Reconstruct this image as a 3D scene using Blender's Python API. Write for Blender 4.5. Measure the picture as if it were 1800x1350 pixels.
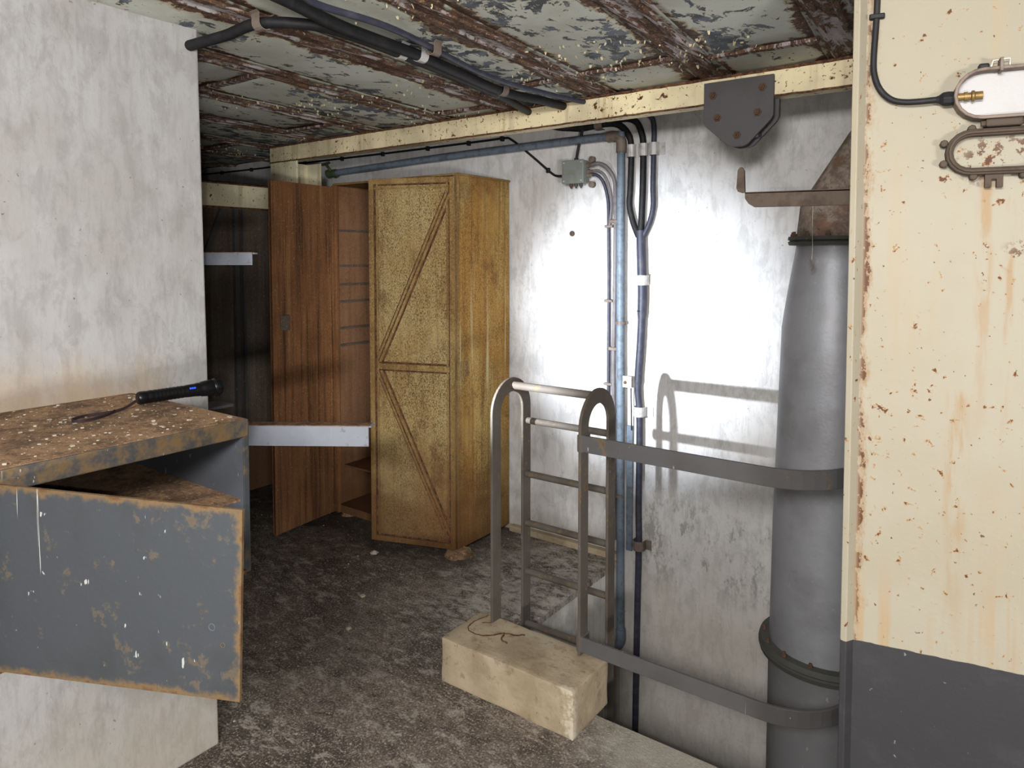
import bpy, bmesh, math, random
from mathutils import Vector, noise as mnoise

random.seed(7)
sc = bpy.context.scene
col = sc.collection
for o in list(bpy.data.objects):
    bpy.data.objects.remove(o, do_unlink=True)

# ------------------------------------------------------------------ camera
YAW, PITCH, EYE = math.radians(35.85), math.radians(2.65), 1.6
cd = bpy.data.cameras.new('camera')
cd.sensor_width = 36.0
cd.lens = 25.0
cd.shift_y = -167.0 / 1800.0
cd.clip_start = 0.05
cam = bpy.data.objects.new('camera', cd)
cam.location = (0, 0, EYE)
cam.rotation_euler = (math.pi / 2 - PITCH, 0, YAW)
col.objects.link(cam)
sc.camera = cam

# ------------------------------------------------------------------ light
vs = sc.view_settings
vs.view_transform = 'Standard'
vs.look = 'None'
vs.gamma = 1.0
vs.use_curve_mapping = False
vs.exposure = 0.0
WORLD = 0.40
FLASH = 40.0
TORCH = 680.0
FILL_A, FILL_B = 108.0, 190.0
w = bpy.data.worlds.new('dim_room_behind')
sc.world = w
w.use_nodes = True
w.node_tree.nodes['Background'].inputs[0].default_value = (1.0, 0.985, 0.96, 1)
w.node_tree.nodes['Background'].inputs[1].default_value = WORLD

ld = bpy.data.lights.new('phone_flash', 'POINT')
ld.energy = FLASH
ld.color = (1.0, 0.97, 0.92)
ld.shadow_soft_size = 0.006
lo = bpy.data.objects.new('phone_flash', ld)
lo.location = (-0.028, -0.02, EYE - 0.022)
col.objects.link(lo)

# two fill lights added unseen behind the camera to even out the brightness
for nm, pw, at, aim in (('fill_light', FILL_A, (0.05, -0.95, 2.13), (-1.2, 3.2, 0.2)), ('fill_light', FILL_B, (3.3, -2.3, 0.65), (-2.6, 2.2, 1.8))):
    ld = bpy.data.lights.new(nm, 'AREA')
    ld.energy = pw
    ld.color = (1.0, 0.98, 0.95)
    ld.shape = 'RECTANGLE'
    ld.size = 0.7
    ld.size_y = 0.35
    lo = bpy.data.objects.new(nm, ld)
    lo.location = at
    lo.rotation_euler = (Vector(aim) - Vector(at)).to_track_quat('-Z', 'Y').to_euler()
    col.objects.link(lo)

TORCH_HEAD = Vector((-1.872, 1.155, 1.2255))
SPOT_AT = Vector((-1.60, 3.335, 1.25))
ld = bpy.data.lights.new('torch_beam', 'SPOT')
ld.energy = TORCH
ld.color = (0.86, 0.93, 1.0)
ld.spot_size = math.radians(47)
ld.spot_blend = 1.0
ld.shadow_soft_size = 0.008
torch_light = bpy.data.objects.new('torch_beam', ld)
torch_light.location = TORCH_HEAD + (SPOT_AT - TORCH_HEAD).normalized() * 0.012
torch_light.rotation_euler = (SPOT_AT - TORCH_HEAD).to_track_quat('-Z', 'Y').to_euler()
col.objects.link(torch_light)


# ------------------------------------------------------------------ materials
def S(r, g, b):
    f = lambda c: (c / 255 / 12.92) if c / 255 <= 0.04045 else ((c / 255 + 0.055) / 1.055) ** 2.4
    return (f(r), f(g), f(b), 1)


class Mat:
    def __init__(self, name):
        self.m = bpy.data.materials.new(name)
        self.m.use_nodes = True
        self.t = self.m.node_tree
        self.b = self.t.nodes['Principled BSDF']
        self.geo = None
        self.sep = None

    def n(self, kind, **kw):
        x = self.t.nodes.new(kind)
        for k, v in kw.items():
            setattr(x, k, v)
        return x

    def put(self, sock, v):
        if hasattr(v, 'links') or isinstance(v, bpy.types.NodeSocket):
            self.t.links.new(v, sock)
        else:
            sock.default_value = v

    def pos(self):
        if not self.geo:
            self.geo = self.n('ShaderNodeNewGeometry')
        return self.geo.outputs['Position']

    def xyz(self, i):
        if not self.sep:
            self.sep = self.n('ShaderNodeSeparateXYZ')
            self.t.links.new(self.pos(), self.sep.inputs[0])
        return self.sep.outputs[i]

    def uv(self, i):
        u = self.n('ShaderNodeUVMap')
        s = self.n('ShaderNodeSeparateXYZ')
        self.t.links.new(u.outputs[0], s.inputs[0])
        return s.outputs[i]

    def vec(self, scale, off=0.0, rot=(0, 0, 0)):
        mp = self.n('ShaderNodeMapping')
        self.t.links.new(self.pos(), mp.inputs['Vector'])
        s = (scale,) * 3 if not isinstance(scale, tuple) else scale
        mp.inputs['Scale'].default_value = s
        mp.inputs['Location'].default_value = (off * 1.7, off * 3.1, off * 5.3)
        mp.inputs['Rotation'].default_value = rot
        return mp.outputs[0]

    def noise(self, scale, detail=4, rough=0.55, off=0.0, dist=0.0, rot=(0, 0, 0)):
        x = self.n('ShaderNodeTexNoise')
        self.t.links.new(self.vec(scale, off, rot), x.inputs['Vector'])
        x.inputs['Scale'].default_value = 1.0
        x.inputs['Detail'].default_value = detail
        x.inputs['Roughness'].default_value = rough
        x.inputs['Distortion'].default_value = dist
        return x.outputs['Fac']

    def voro(self, scale, off=0.0):
        x = self.n('ShaderNodeTexVoronoi')
        self.t.links.new(self.vec(scale, off), x.inputs['Vector'])
        x.inputs['Scale'].default_value = 1.0
        return x.outputs['Distance']

    def mask(self, v, lo, hi):
        x = self.n('ShaderNodeMapRange', interpolation_type='SMOOTHSTEP')
        self.put(x.inputs[0], v)
        if lo <= hi:
            a, b, c, d = lo, hi, 0.0, 1.0
        else:
            a, b, c, d = hi, lo, 1.0, 0.0
        x.inputs[1].default_value = a
        x.inputs[2].default_value = b
        x.inputs[3].default_value = c
        x.inputs[4].default_value = d
        return x.outputs[0]

    def op(self, kind, a, b=0.0):
        x = self.n('ShaderNodeMath', operation=kind)
        self.put(x.inputs[0], a)
        self.put(x.inputs[1], b)
        return x.outputs[0]

    def mul(self, a, b):
        return self.op('MULTIPLY', a, b)

    def add(self, a, b):
        return self.op('ADD', a, b)

    def mix(self, f, a, b):
        x = self.n('ShaderNodeMix', data_type='RGBA')
        self.put(x.inputs[0], f)
        self.put(x.inputs[6], a)
        self.put(x.inputs[7], b)
        return x.outputs[2]

    def out(self, c, rough=0.8, metal=0.0, bump=None, strength=0.4, dist=0.01, spec=0.3):
        self.put(self.b.inputs['Base Color'], c)
        self.put(self.b.inputs['Roughness'], rough)
        self.put(self.b.inputs['Metallic'], metal)
        self.b.inputs['Specular IOR Level'].default_value = spec
        if bump is not None:
            x = self.n('ShaderNodeBump')
            x.inputs['Strength'].default_value = strength
            x.inputs['Distance'].default_value = dist
            self.put(x.inputs['Height'], bump)
            self.t.links.new(x.outputs[0], self.b.inputs['Normal'])
        return self.m


M = {}


def plaster(name, base, dark, stain, ax=(9, 9, 1.6), low=None, warm=None, patch=None):
    m = Mat(name)
    st = m.noise((46, 46, 7), 5, 0.62, 1.0)
    bl = m.noise((2.6, 2.6, 1.7), 5, 0.62, 2.0)
    mot = m.noise((15, 15, 8), 7, 0.72, 3.0, 0.4)
    c = m.mix(m.mul(m.mask(bl, 0.42, 0.62), 0.5), base, stain)
    c = m.mix(m.mul(m.mask(mot, 0.46, 0.62), 0.42), c, dark)
    c = m.mix(m.mul(m.mask(st, 0.48, 0.68), 0.32), c, dark)
    brush = m.mul(m.mask(m.noise((40, 40, 15), 6, 0.75, 7.0, 1.0), 0.53, 0.60), m.mask(m.noise(1.5, 3, 0.6, 9.0), 0.42, 0.62))
    c = m.mix(m.mul(brush, 0.38), c, dark)
    sp = m.mask(m.noise(75, 2, 0.5, 4.0), 0.735, 0.775)
    c = m.mix(m.mul(sp, 0.75), c, S(90, 82, 75))
    if low:   # brown water mark along the foot of the wall
        k = m.mask(m.add(m.xyz(2), m.mul(m.noise((5, 5, 1), 4, 0.6, 5.0), 0.35)), low[1], low[0])
        c = m.mix(m.mul(k, 0.4), c, S(166, 154, 132))
    if warm:  # rust washed from the cabinet top into the plaster above it
        a = m.mask(m.add(m.xyz(2), m.mul(m.add(m.noise((6, 6, 0.8), 4, 0.6, 6.0), -0.5), 0.3)), 1.36, 1.17)
        b = m.mul(m.mask(m.xyz(2), 1.15, 1.18), m.mul(m.mask(m.xyz(1), 0.36, 0.5), m.mask(m.xyz(1), 1.2, 1.02)))
        c = m.mix(m.mul(m.mul(a, b), 0.6), c, S(160, 134, 98))
    if patch:  # bare grey patch where the limewash came off
        k = m.mask(m.op('ABSOLUTE', m.add(m.xyz(2), -0.17)), 0.34, 0.06)
        k2 = m.mask(m.noise((11, 11, 5), 6, 0.75, 8.0), 0.5, 0.58)
        k3 = m.mask(m.xyz(0), -1.72, -1.5)
        c = m.mix(m.mul(m.mul(k, k2), m.mul(k3, 0.6)), c, S(112, 108, 98))
    h = m.add(m.mul(st, 0.5), m.mul(m.noise(60, 4, 0.6, 11.0), 0.6))
    return m.out(c, 0.92, 0, h, 0.35, 0.006)


M['wall'] = plaster('limewashed_concrete', S(198, 197, 198), S(150, 148, 147), S(178, 173, 168), low=(-0.1, 0.45), patch=True)
M['wall_near'] = plaster('limewashed_column', S(154, 153, 153), S(122, 119, 117), S(136, 131, 126), low=(0.15, 0.7), warm=True)
M['pit'] = plaster('hatch_concrete', S(188, 186, 182), S(140, 138, 134), S(165, 160, 152))


def m_floor():
    m = Mat('dusty_concrete_floor')
    a = m.noise((2.4, 2.9, 2), 5, 0.62, 1.0, 0.6)
    b = m.noise((13, 21, 10), 7, 0.78, 2.0, 0.5, (0, 0, 0.5))
    f = m.noise(120, 5, 0.7, 3.0)
    c = m.mix(m.mask(a, 0.36, 0.66), S(84, 74, 66), S(124, 112, 102))
    c = m.mix(m.mul(m.mask(b, 0.50, 0.64), 0.85), c, S(172, 163, 153))
    c = m.mix(m.mul(m.mask(b, 0.48, 0.36), 0.75), c, S(64, 55, 50))
    c = m.mix(m.mul(m.mask(f, 0.53, 0.65), 0.75), c, S(192, 184, 170))
    c = m.mix(m.mul(m.mask(f, 0.47, 0.36), 0.75), c, S(50, 42, 38))
    # scraped pale concrete beside the hatch, darker floor near the wardrobe
    r = m.mask(m.add(m.xyz(0), m.mul(m.add(m.noise(7, 4, 0.6, 5.0), -0.5), 0.5)), -1.25, -1.0)
    r2 = m.mask(m.add(m.xyz(1), m.mul(m.add(m.noise(7, 4, 0.6, 6.0), -0.5), 0.6)), 1.75, 2.1)
    c = m.mix(m.mul(m.mul(r, r2), 0.75), c, S(172, 166, 154))
    s = m.mask(m.add(m.xyz(1), m.mul(m.noise(4, 4, 0.6, 7.0), 0.5)), 2.75, 3.0)
    s2 = m.mask(m.xyz(0), -2.1, -2.5)
    c = m.mix(m.mul(m.mul(s, s2), 0.65), c, S(52, 45, 40))
    p = m.mul(m.mask(m.xyz(0), -2.35, -2.0), m.mask(m.add(m.xyz(1), m.mul(m.noise(6, 5, 0.7, 8.0), 0.4)), 2.35, 2.7))
    c = m.mix(m.mul(m.mul(p, m.mask(b, 0.42, 0.56)), 0.6), c, S(180, 175, 168))
    h = m.add(m.mul(f, 0.7), m.mul(b, 0.7))
    return m.out(c, 0.95, 0, h, 0.8, 0.012)


M['floor'] = m_floor()


def cream(name, base, edge=0.5, dado=None, runs=0.0, amount=0.0):
    m = Mat(name)
    c = m.mix(m.mul(m.mask(m.noise(2.5, 4, 0.6, 1.0), 0.42, 0.66), 0.5), base, S(138, 131, 113))
    c = m.mix(m.mul(m.mask(m.noise((18, 18, 1.1), 3, 0.5, 2.0), 0.56, 0.7), 0.45), c, S(150, 134, 106))
    reg = m.mul(m.add(m.noise(3.1, 3, 0.6, 3.0), -0.5), 0.20)
    sp = m.add(m.noise(46, 4, 0.6, 4.0, 0.3), reg)
    c = m.mix(m.mul(m.mask(sp, 0.635 - amount, 0.68 - amount), 0.8), c, S(140, 102, 58))
    c = m.mix(m.mask(sp, 0.675 - amount, 0.70 - amount), c, S(76, 44, 24))
    sp2 = m.noise(90, 2, 0.5, 5.0)
    c = m.mix(m.mul(m.mask(sp2, 0.72 - amount, 0.75 - amount), 0.9), c, S(70, 46, 32))
    if dado is not None:   # rust gathering in the corner behind the flange
        e = m.add(m.xyz(0), m.mul(m.add(m.noise((26, 26, 11), 5, 0.75, 13.0), -0.5), 0.09))
        on = m.mask(m.xyz(1), 1.822, 1.825)
        for x0, wd_, z0 in ((-0.075, 0.022, 1.79), (-0.03, 0.012, 1.76), (-0.115, 0.03, 1.30)):   # runs under the lamp
            dx = m.op('ABSOLUTE', m.add(m.add(m.xyz(0), -x0), m.mul(m.add(m.noise((4, 4, 3), 3, 0.6, 15.0), -0.5), 0.03)))
            zz = m.mul(m.mask(m.xyz(2), z0 + 0.01, z0 - 0.02), m.mask(m.xyz(2), z0 - 0.75, z0 - 0.1))
            c = m.mix(m.mul(m.mul(m.mask(dx, wd_, wd_ * 0.2), zz), m.mul(m.mask(m.noise((40, 40, 6), 4, 0.6, 16.0), 0.4, 0.6), 0.6)), c, S(140, 106, 62))
        for x0, z0, r0 in ((-0.06, 1.825, 0.07), (-0.005, 1.60, 0.05), (-0.09, 1.80, 0.06), (0.0, 1.83, 0.05)):      # rust scabs
            d_ = m.op('SQRT', m.add(m.op('POWER', m.add(m.xyz(0), -x0), 2.0), m.op('POWER', m.add(m.xyz(2), -z0), 2.0)))
            kk = m.mul(m.mask(d_, r0, r0 * 0.3), m.mask(m.noise(48, 4, 0.65, 17.0), 0.53, 0.58))
            c = m.mix(m.mul(kk, 0.85), c, S(82, 52, 30))
        c = m.mix(m.mul(m.mul(m.mask(e, -0.288, -0.305), on), 0.6), c, S(128, 92, 52))
        c = m.mix(m.mul(m.mask(m.add(e, m.mul(m.noise(70, 3, 0.6, 14.0), 0.03)), -0.287, -0.292), on), c, S(78, 48, 27))
    if runs:
        k = m.mul(m.mask(m.noise((26, 26, 0.9), 3, 0.55, 6.0), 0.55, 0.66), m.mask(m.noise(2.0, 2, 0.5, 7.0), 0.45, 0.6))
        c = m.mix(m.mul(k, runs), c, S(152, 122, 82))
    if dado is not None:
        z = m.add(m.xyz(2), m.mul(m.noise(30, 2, 0.5, 8.0), 0.006))
        k = m.mask(z, dado + 0.004, dado + 0.002)
        g = m.mix(m.mul(m.mask(m.noise(9, 5, 0.7, 9.0), 0.5, 0.7), 0.5), S(46, 46, 49), S(60, 59, 60))
        g = m.mix(m.mask(m.noise(60, 2, 0.5, 10.0), 0.73, 0.77), g, S(110, 108, 106))
        c = m.mix(k, c, g)
    return m.out(c, 0.62, 0, m.add(m.mul(sp, 0.6), m.mul(m.noise(140, 2, 0.5, 12.0), 0.2)), 0.25, 0.003)


M['cream'] = cream('cream_paint_rusting', S(146, 140, 125), dado=0.685, runs=0.6)
M['beam'] = cream('cream_beam_paint', S(226, 212, 174), runs=0.4, amount=0.035)
M['header'] = cream('cream_header_paint', S(232, 224, 192), runs=0.1, amount=0.03)


def m_rust_edge():
    m = Mat('rusty_scale')
    a = m.noise(38, 6, 0.75, 1.0)
    c = m.mix(m.mask(a, 0.4, 0.6), S(66, 45, 35), S(112, 76, 52))
    c = m.mix(m.mul(m.mask(m.noise(110, 3, 0.6, 2.0), 0.6, 0.7), 0.8), c, S(168, 118, 66))
    return m.out(c, 0.95, 0, a, 0.9, 0.012)


M['rust'] = m_rust_edge()


def m_old_iron():
    m = Mat('dull_corroded_iron')
    a = m.noise(26, 6, 0.72, 1.0)
    c = m.mix(m.mask(a, 0.4, 0.6), S(92, 80, 72), S(126, 114, 104))
    c = m.mix(m.mul(m.mask(m.noise(9, 4, 0.6, 3.0), 0.5, 0.66), 0.7), c, S(96, 66, 48))
    c = m.mix(m.mul(m.mask(m.noise(70, 3, 0.6, 2.0), 0.62, 0.7), 0.7), c, S(58, 40, 32))
    return m.out(c, 0.9, 0, a, 0.6, 0.008)


M['old_iron'] = m_old_iron()


def m_rib():
    m = Mat('rusted_seam')
    ctr = m.uv(0)          # distance from the middle of the joint
    a = m.noise((46, 17, 30), 6, 0.76, 1.0, 0.7)
    c = m.mix(m.mask(a, 0.42, 0.58), S(70, 52, 44), S(108, 82, 66))
    c = m.mix(m.mul(m.mask(m.noise(120, 3, 0.6, 2.0), 0.58, 0.66), 0.7), c, S(176, 138, 96))
    jag = m.mul(m.add(m.noise(22, 5, 0.72, 5.0), -0.5), 0.09)
    mid = m.mask(m.add(ctr, jag), 0.032, 0.022)
    keep = m.mask(m.noise((9, 4.2, 5), 5, 0.7, 6.0), 0.50, 0.56)
    c = m.mix(m.mul(m.mul(mid, keep), 0.9), c, S(178, 172, 172))
    k = m.mask(m.add(m.noise((52, 4.0, 20), 5, 0.72, 3.0, 0.4), m.mul(m.add(m.noise(4, 3, 0.5, 4.0), -0.5), 0.3)), 0.55, 0.59)
    c = m.mix(m.mul(k, 0.75), c, S(190, 180, 182))
    out = m.mul(m.mask(m.add(ctr, jag), 0.052, 0.062), m.mask(m.noise(6, 3, 0.6, 7.0), 0.46, 0.52))
    c = m.mix(out, c, S(158, 161, 148))
    return m.out(c, 0.93, 0, a, 1.0, 0.012)


M['rib'] = m_rib()


def m_ceiling():
    m = Mat('peeling_grey_green_paint')
    ed = m.op('MINIMUM', m.uv(0), m.uv(1))
    base = m.mix(m.mask(m.noise(2.2, 4, 0.6, 1.0), 0.4, 0.65), S(204, 208, 200), S(186, 188, 176))
    # slate primer where the top coat has dropped
    reg = m.mul(m.add(m.noise((2.3, 1.9, 2), 3, 0.55, 2.0), -0.5), 0.75)
    pl = m.add(m.noise((17, 11, 10), 6, 0.68, 3.0, 0.5), reg)
    k = m.mask(pl, 0.560, 0.567)
    rim = m.mul(m.mask(pl, 0.535, 0.552), m.op('SUBTRACT', 1.0, k))
    c = m.mix(m.mul(rim, 0.75), base, S(204, 198, 172))
    c = m.mix(k, c, m.mix(m.mask(m.noise(13, 3, 0.6, 4.0), 0.42, 0.6), S(76, 80, 84), S(108, 116, 128)))
    # small curled nicks
    nk = m.add(m.noise((60, 32, 40), 3, 0.6, 5.0), m.mul(m.add(m.noise(3, 2, 0.5, 11.0), -0.5), 0.18))
    c = m.mix(m.mask(nk, 0.69, 0.71), c, S(60, 44, 36))
    c = m.mix(m.mul(m.mask(nk, 0.665, 0.68), m.mask(nk, 0.70, 0.69)), c, S(210, 200, 168))
    # rust creeping in from the seams
    e2 = m.add(ed, m.mul(m.add(m.noise(14, 6, 0.75, 6.0), -0.5), 0.15))
    e2 = m.add(e2, m.mul(m.add(m.noise(2.3, 3, 0.6, 9.0), -0.5), 0.16))
    rk = m.mask(e2, 0.028, 0.024)
    hal = m.mul(m.mask(e2, 0.040, 0.030), m.op('SUBTRACT', 1.0, rk))
    rust = m.mix(m.mask(m.noise(55, 5, 0.7, 7.0), 0.42, 0.6), S(74, 54, 45), S(112, 84, 66))
    c = m.mix(m.mul(hal, 0.6), c, S(176, 150, 100))
    c = m.mix(rk, c, rust)
    h = m.add(m.mul(k, -0.5), m.add(m.mul(m.noise(14, 6, 0.75, 6.0), 0.4), m.mul(rk, m.noise(60, 4, 0.7, 8.0))))
    return m.out(c, 0.72, 0, h, 0.6, 0.01)


M['ceiling'] = m_ceiling()


def wardrobe_mat(name, light, mid, dark, streak=1.0, speck=0.55, pale=0.0, foot=0.75):
    m = Mat(name)
    c = m.mix(m.mask(m.noise((3, 3, 1.2), 4, 0.6, 1.0), 0.38, 0.62), light, mid)
    v = m.noise((34, 34, 0.9), 5, 0.7, 2.0)
    c = m.mix(m.mul(m.mask(v, 0.48, 0.66), 0.7 * streak), c, dark)
    c = m.mix(m.mul(m.mask(v, 0.45, 0.3), 0.3 * streak), c, S(172, 154, 108))
    b = m.noise((7, 7, 3.2), 6, 0.7, 8.0, 0.5)
    c = m.mix(m.mul(m.mask(b, 0.50, 0.66), 0.65 * min(1, speck * 1.4)), c, S(98, 70, 42))
    g = m.noise((190, 190, 120), 4, 0.72, 3.0)
    reg = m.mask(m.noise(3.2, 4, 0.65, 4.0), 0.30, 0.58)
    c = m.mix(m.mul(m.mul(m.mask(g, 0.47, 0.57), m.add(m.mul(reg, 0.75), 0.25)), speck), c, S(70, 48, 26))
    c = m.mix(m.mul(m.mask(m.noise((120, 120, 90), 3, 0.6, 9.0), 0.60, 0.68), speck * 0.6), c, S(196, 180, 128))
    # rust rises from the floor and gathers under the top
    k = m.mask(m.add(m.xyz(2), m.mul(m.add(m.noise(6, 5, 0.65, 5.0), -0.5), 0.7)), 0.75, 0.12)
    c = m.mix(m.mul(k, foot), c, S(88, 58, 36))
    k = m.mask(m.add(m.xyz(2), m.mul(m.add(m.noise(7, 5, 0.65, 10.0), -0.5), 0.6)), 1.82, 2.1)
    c = m.mix(m.mul(k, 0.5), c, S(104, 72, 42))
    if pale:
        k = m.mul(m.mask(m.noise((30, 30, 0.8), 3, 0.5, 6.0), 0.55, 0.68), m.mask(m.op('ABSOLUTE', m.add(m.xyz(2), -1.15)), 0.45, 0.1))
        c = m.mix(m.mul(k, pale), c, S(196, 186, 148))
    return m.out(c, 0.85, 0.0, m.add(g, m.mul(v, 0.4)), 0.5, 0.004, 0.15)


M['ward_front'] = wardrobe_mat('ochre_paint_rust_speckled', S(172, 152, 108), S(156, 130, 86), S(116, 88, 54), 0.45, 0.8)
M['ward_side'] = wardrobe_mat('ochre_paint_rust_streaked', S(176, 150, 92), S(158, 118, 60), S(118, 80, 44), 0.9, 0.65, 0.8)
M['ward_trim'] = wardrobe_mat('ochre_trim', S(160, 136, 90), S(136, 106, 66), S(100, 72, 44), 0.6, 0.6)
M['ward_brown'] = wardrobe_mat('brown_rusted_sheet', S(146, 102, 68), S(118, 80, 54), S(52, 38, 30), 1.15, 0.4, 0.0, 0.3)
M['ward_inner'] = wardrobe_mat('brown_rusted_lining', S(150, 112, 84), S(132, 98, 74), S(94, 70, 56), 0.4, 0.3)
M['dark_steel'] = wardrobe_mat('dark_soiled_steel', S(104, 98, 90), S(90, 80, 72), S(66, 56, 50), 0.6, 0.4)


def grey_paint(name, base, alt, rust=0.5, white=0.6, edge=None):
    m = Mat(name)
    c = m.mix(m.mask(m.noise(4, 4, 0.6, 1.0), 0.4, 0.65), base, alt)
    k = m.add(m.noise(22, 5, 0.7, 2.0), m.mul(m.add(m.noise(3.4, 3, 0.6, 3.0), -0.5), 0.5))
    c = m.mix(m.mul(m.mask(k, 0.60, 0.68), rust), c, S(102, 86, 62))
    c = m.mix(m.mul(m.mask(k, 0.68, 0.72), rust), c, S(80, 56, 38))
    wsp = m.noise((75, 75, 34), 2, 0.5, 4.0)
    c = m.mix(m.mul(m.mask(wsp, 0.715, 0.745), white), c, S(168, 168, 164))
    dr = m.mul(m.mask(m.noise((150, 150, 3.2), 2, 0.5, 5.0), 0.71, 0.74), m.mask(m.noise(3, 2, 0.5, 6.0), 0.5, 0.6))
    c = m.mix(m.mul(dr, white), c, S(176, 176, 172))
    if edge:
        e = m.add(m.op('MINIMUM', m.uv(0), m.uv(1)), m.mul(m.add(m.noise(30, 4, 0.7, 7.0), -0.5), 0.045))
        c = m.mix(m.mul(m.mask(e, 0.016, 0.0), edge), c, S(98, 78, 50))
        c = m.mix(m.mul(m.mask(e, 0.004, -0.004), edge), c, S(78, 54, 34))
    return m.out(c, 0.74, 0.0, m.add(k, m.mul(m.noise(90, 3, 0.6, 8.0), 0.4)), 0.25, 0.004)


M['box_grey'] = grey_paint('slate_grey_enamel', S(52, 55, 59), S(47, 49, 51), 0.35, 0.7, 0.95)
M['box_in'] = grey_paint('slate_grey_inside', S(74, 78, 85), S(66, 68, 73), 0.3, 0.35)
M['grey_iron'] = grey_paint('grey_painted_iron', S(76, 75, 76), S(70, 67, 66), 0.7, 0.45)
M['ladder'] = grey_paint('worn_iron', S(82, 76, 70), S(72, 64, 57), 0.85, 0.2)
M['duct'] = grey_paint('galvanised_grey_duct', S(136, 137, 142), S(122, 122, 126), 0.12, 0.3)
M['duct'].node_tree.nodes['Principled BSDF'].inputs['Roughness'].default_value = 0.48
M['duct'].node_tree.nodes['Principled BSDF'].inputs['Metallic'].default_value = 0.25
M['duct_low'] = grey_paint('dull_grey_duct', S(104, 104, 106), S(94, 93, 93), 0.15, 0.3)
M['plate'] = grey_paint('dark_grey_plate', S(80, 78, 80), S(74, 71, 71), 0.3, 0.1)
M['arm'] = grey_paint('pale_blue_grey_arm', S(150, 154, 166), S(138, 142, 152), 0.4, 0.5)
M['flange'] = grey_paint('dark_green_grey_flange', S(72, 74, 70), S(62, 62, 58), 0.5, 0.2)


def dirt_top(name):
    m = Mat(name)
    a = m.noise(11, 6, 0.7, 1.0)
    c = m.mix(m.mask(a, 0.36, 0.62), S(92, 70, 52), S(142, 112, 84))
    c = m.mix(m.mul(m.mask(m.noise(85, 4, 0.65, 2.0), 0.55, 0.68), 0.7), c, S(176, 150, 118))
    c = m.mix(m.mul(m.mask(m.noise(70, 4, 0.65, 3.0), 0.45, 0.33), 0.7), c, S(62, 46, 36))
    return m.out(c, 0.95, 0, m.noise(70, 5, 0.7, 4.0), 0.8, 0.008)


M['dirt'] = dirt_top('brown_dust_crust')


def plain(name, c, rough=0.6, metal=0.0, var=0.25, dark=(30, 26, 24), bump=0.15):
    m = Mat(name)
    cc = m.mix(m.mul(m.mask(m.noise(26, 4, 0.65, 1.0), 0.45, 0.68), var), S(*c), S(*dark))
    return m.out(cc, rough, metal, m.noise(120, 3, 0.6, 2.0), bump, 0.002)


M['black'] = plain('black_anodised', (16, 16, 18), 0.32, 0.2, 0.1)
M['rubber'] = plain('black_cable_sheath', (22, 22, 25), 0.6, 0, 0.5, (44, 41, 40))
M['blue_cable'] = plain('dusty_blue_black_cable', (48, 50, 64), 0.5, 0, 0.6, (74, 72, 80))
M['grey_cable'] = plain('grey_lead_cable', (104, 100, 104), 0.55, 0, 0.5, (80, 66, 60))
M['blue_pipe'] = plain('blue_grey_pipe_paint', (100, 112, 124), 0.5, 0, 0.6, (66, 68, 72))
M['clamp'] = plain('bright_clamp_steel', (190, 188, 186), 0.4, 0.3, 0.5, (110, 100, 88))
M['clamp_dull'] = plain('dull_clamp_steel', (112, 100, 92), 0.6, 0.1, 0.5, (70, 54, 44))
M['jbox'] = plain('grey_junction_enamel', (118, 124, 120), 0.6, 0, 0.35, (96, 86, 64))
M['brass'] = plain('old_brass', (132, 108, 66), 0.4, 0.45, 0.4, (60, 40, 24))
M['enamel'] = plain('white_enamel', (164, 162, 162), 0.45, 0, 0.2, (150, 146, 140))
M['lamp_iron'] = plain('rusty_cast_iron', (74, 63, 54), 0.75, 0.1, 0.6, (46, 34, 28), 0.5)
M['lamp_rim'] = plain('grey_lamp_rim', (118, 104, 94), 0.6, 0.1, 0.6, (62, 48, 40), 0.4)
M['strap'] = plain('brown_wrist_strap', (46, 32, 34), 0.7, 0, 0.3)
M['green'] = plain('green_valve_paint', (66, 78, 56), 0.6, 0, 0.4)
M['chip'] = plain('pale_paint_chip', (170, 160, 144), 0.85, 0, 0.6, (110, 96, 80))
M['flake'] = plain('cream_paint_flake', (188, 178, 146), 0.8, 0, 0.35, (120, 104, 74))
M['bolt'] = plain('rusty_bolt', (88, 68, 54), 0.8, 0.1, 0.6, (66, 44, 32), 0.5)


def m_block():
    m = Mat('stained_cast_concrete')
    c = m.mix(m.mask(m.noise(6, 5, 0.6, 1.0), 0.38, 0.64), S(164, 150, 126), S(142, 127, 104))
    c = m.mix(m.mul(m.mask(m.noise(3, 3, 0.5, 2.0), 0.5, 0.68), 0.6), c, S(166, 160, 148))
    c = m.mix(m.mask(m.noise(60, 3, 0.6, 3.0), 0.69, 0.73), c, S(70, 56, 46))
    c = m.mix(m.mul(m.mask(m.noise(16, 5, 0.7, 4.0), 0.58, 0.66), 0.5), c, S(112, 94, 72))
    ch = m.mul(m.mask(m.add(m.xyz(0), m.mul(m.add(m.noise(20, 5, 0.7, 6.0), -0.5), 0.16)), -1.235, -1.195), m.mask(m.xyz(1), 2.0, 1.975))
    c = m.mix(m.mul(m.mul(ch, m.mask(m.noise(34, 5, 0.7, 9.0), 0.40, 0.58)), 0.6), c, S(196, 188, 172))
    c = m.mix(m.mul(m.mask(m.noise(24, 6, 0.72, 7.0), 0.55, 0.6), m.mul(m.mask(m.xyz(2), 0.13, 0.165), 0.5)), c, S(126, 106, 82))
    return m.out(c, 0.95, 0, m.noise(40, 6, 0.7, 5.0), 0.5, 0.008)


M['block'] = m_block()


def m_glow():
    m = Mat('blue_charge_light')
    m.b.inputs['Base Color'].default_value = S(10, 20, 160)
    m.b.inputs['Emission Color'].default_value = (0.02, 0.09, 1, 1)
    m.b.inputs['Emission Strength'].default_value = 1.6
    return m.m


M['glow'] = m_glow()


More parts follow.
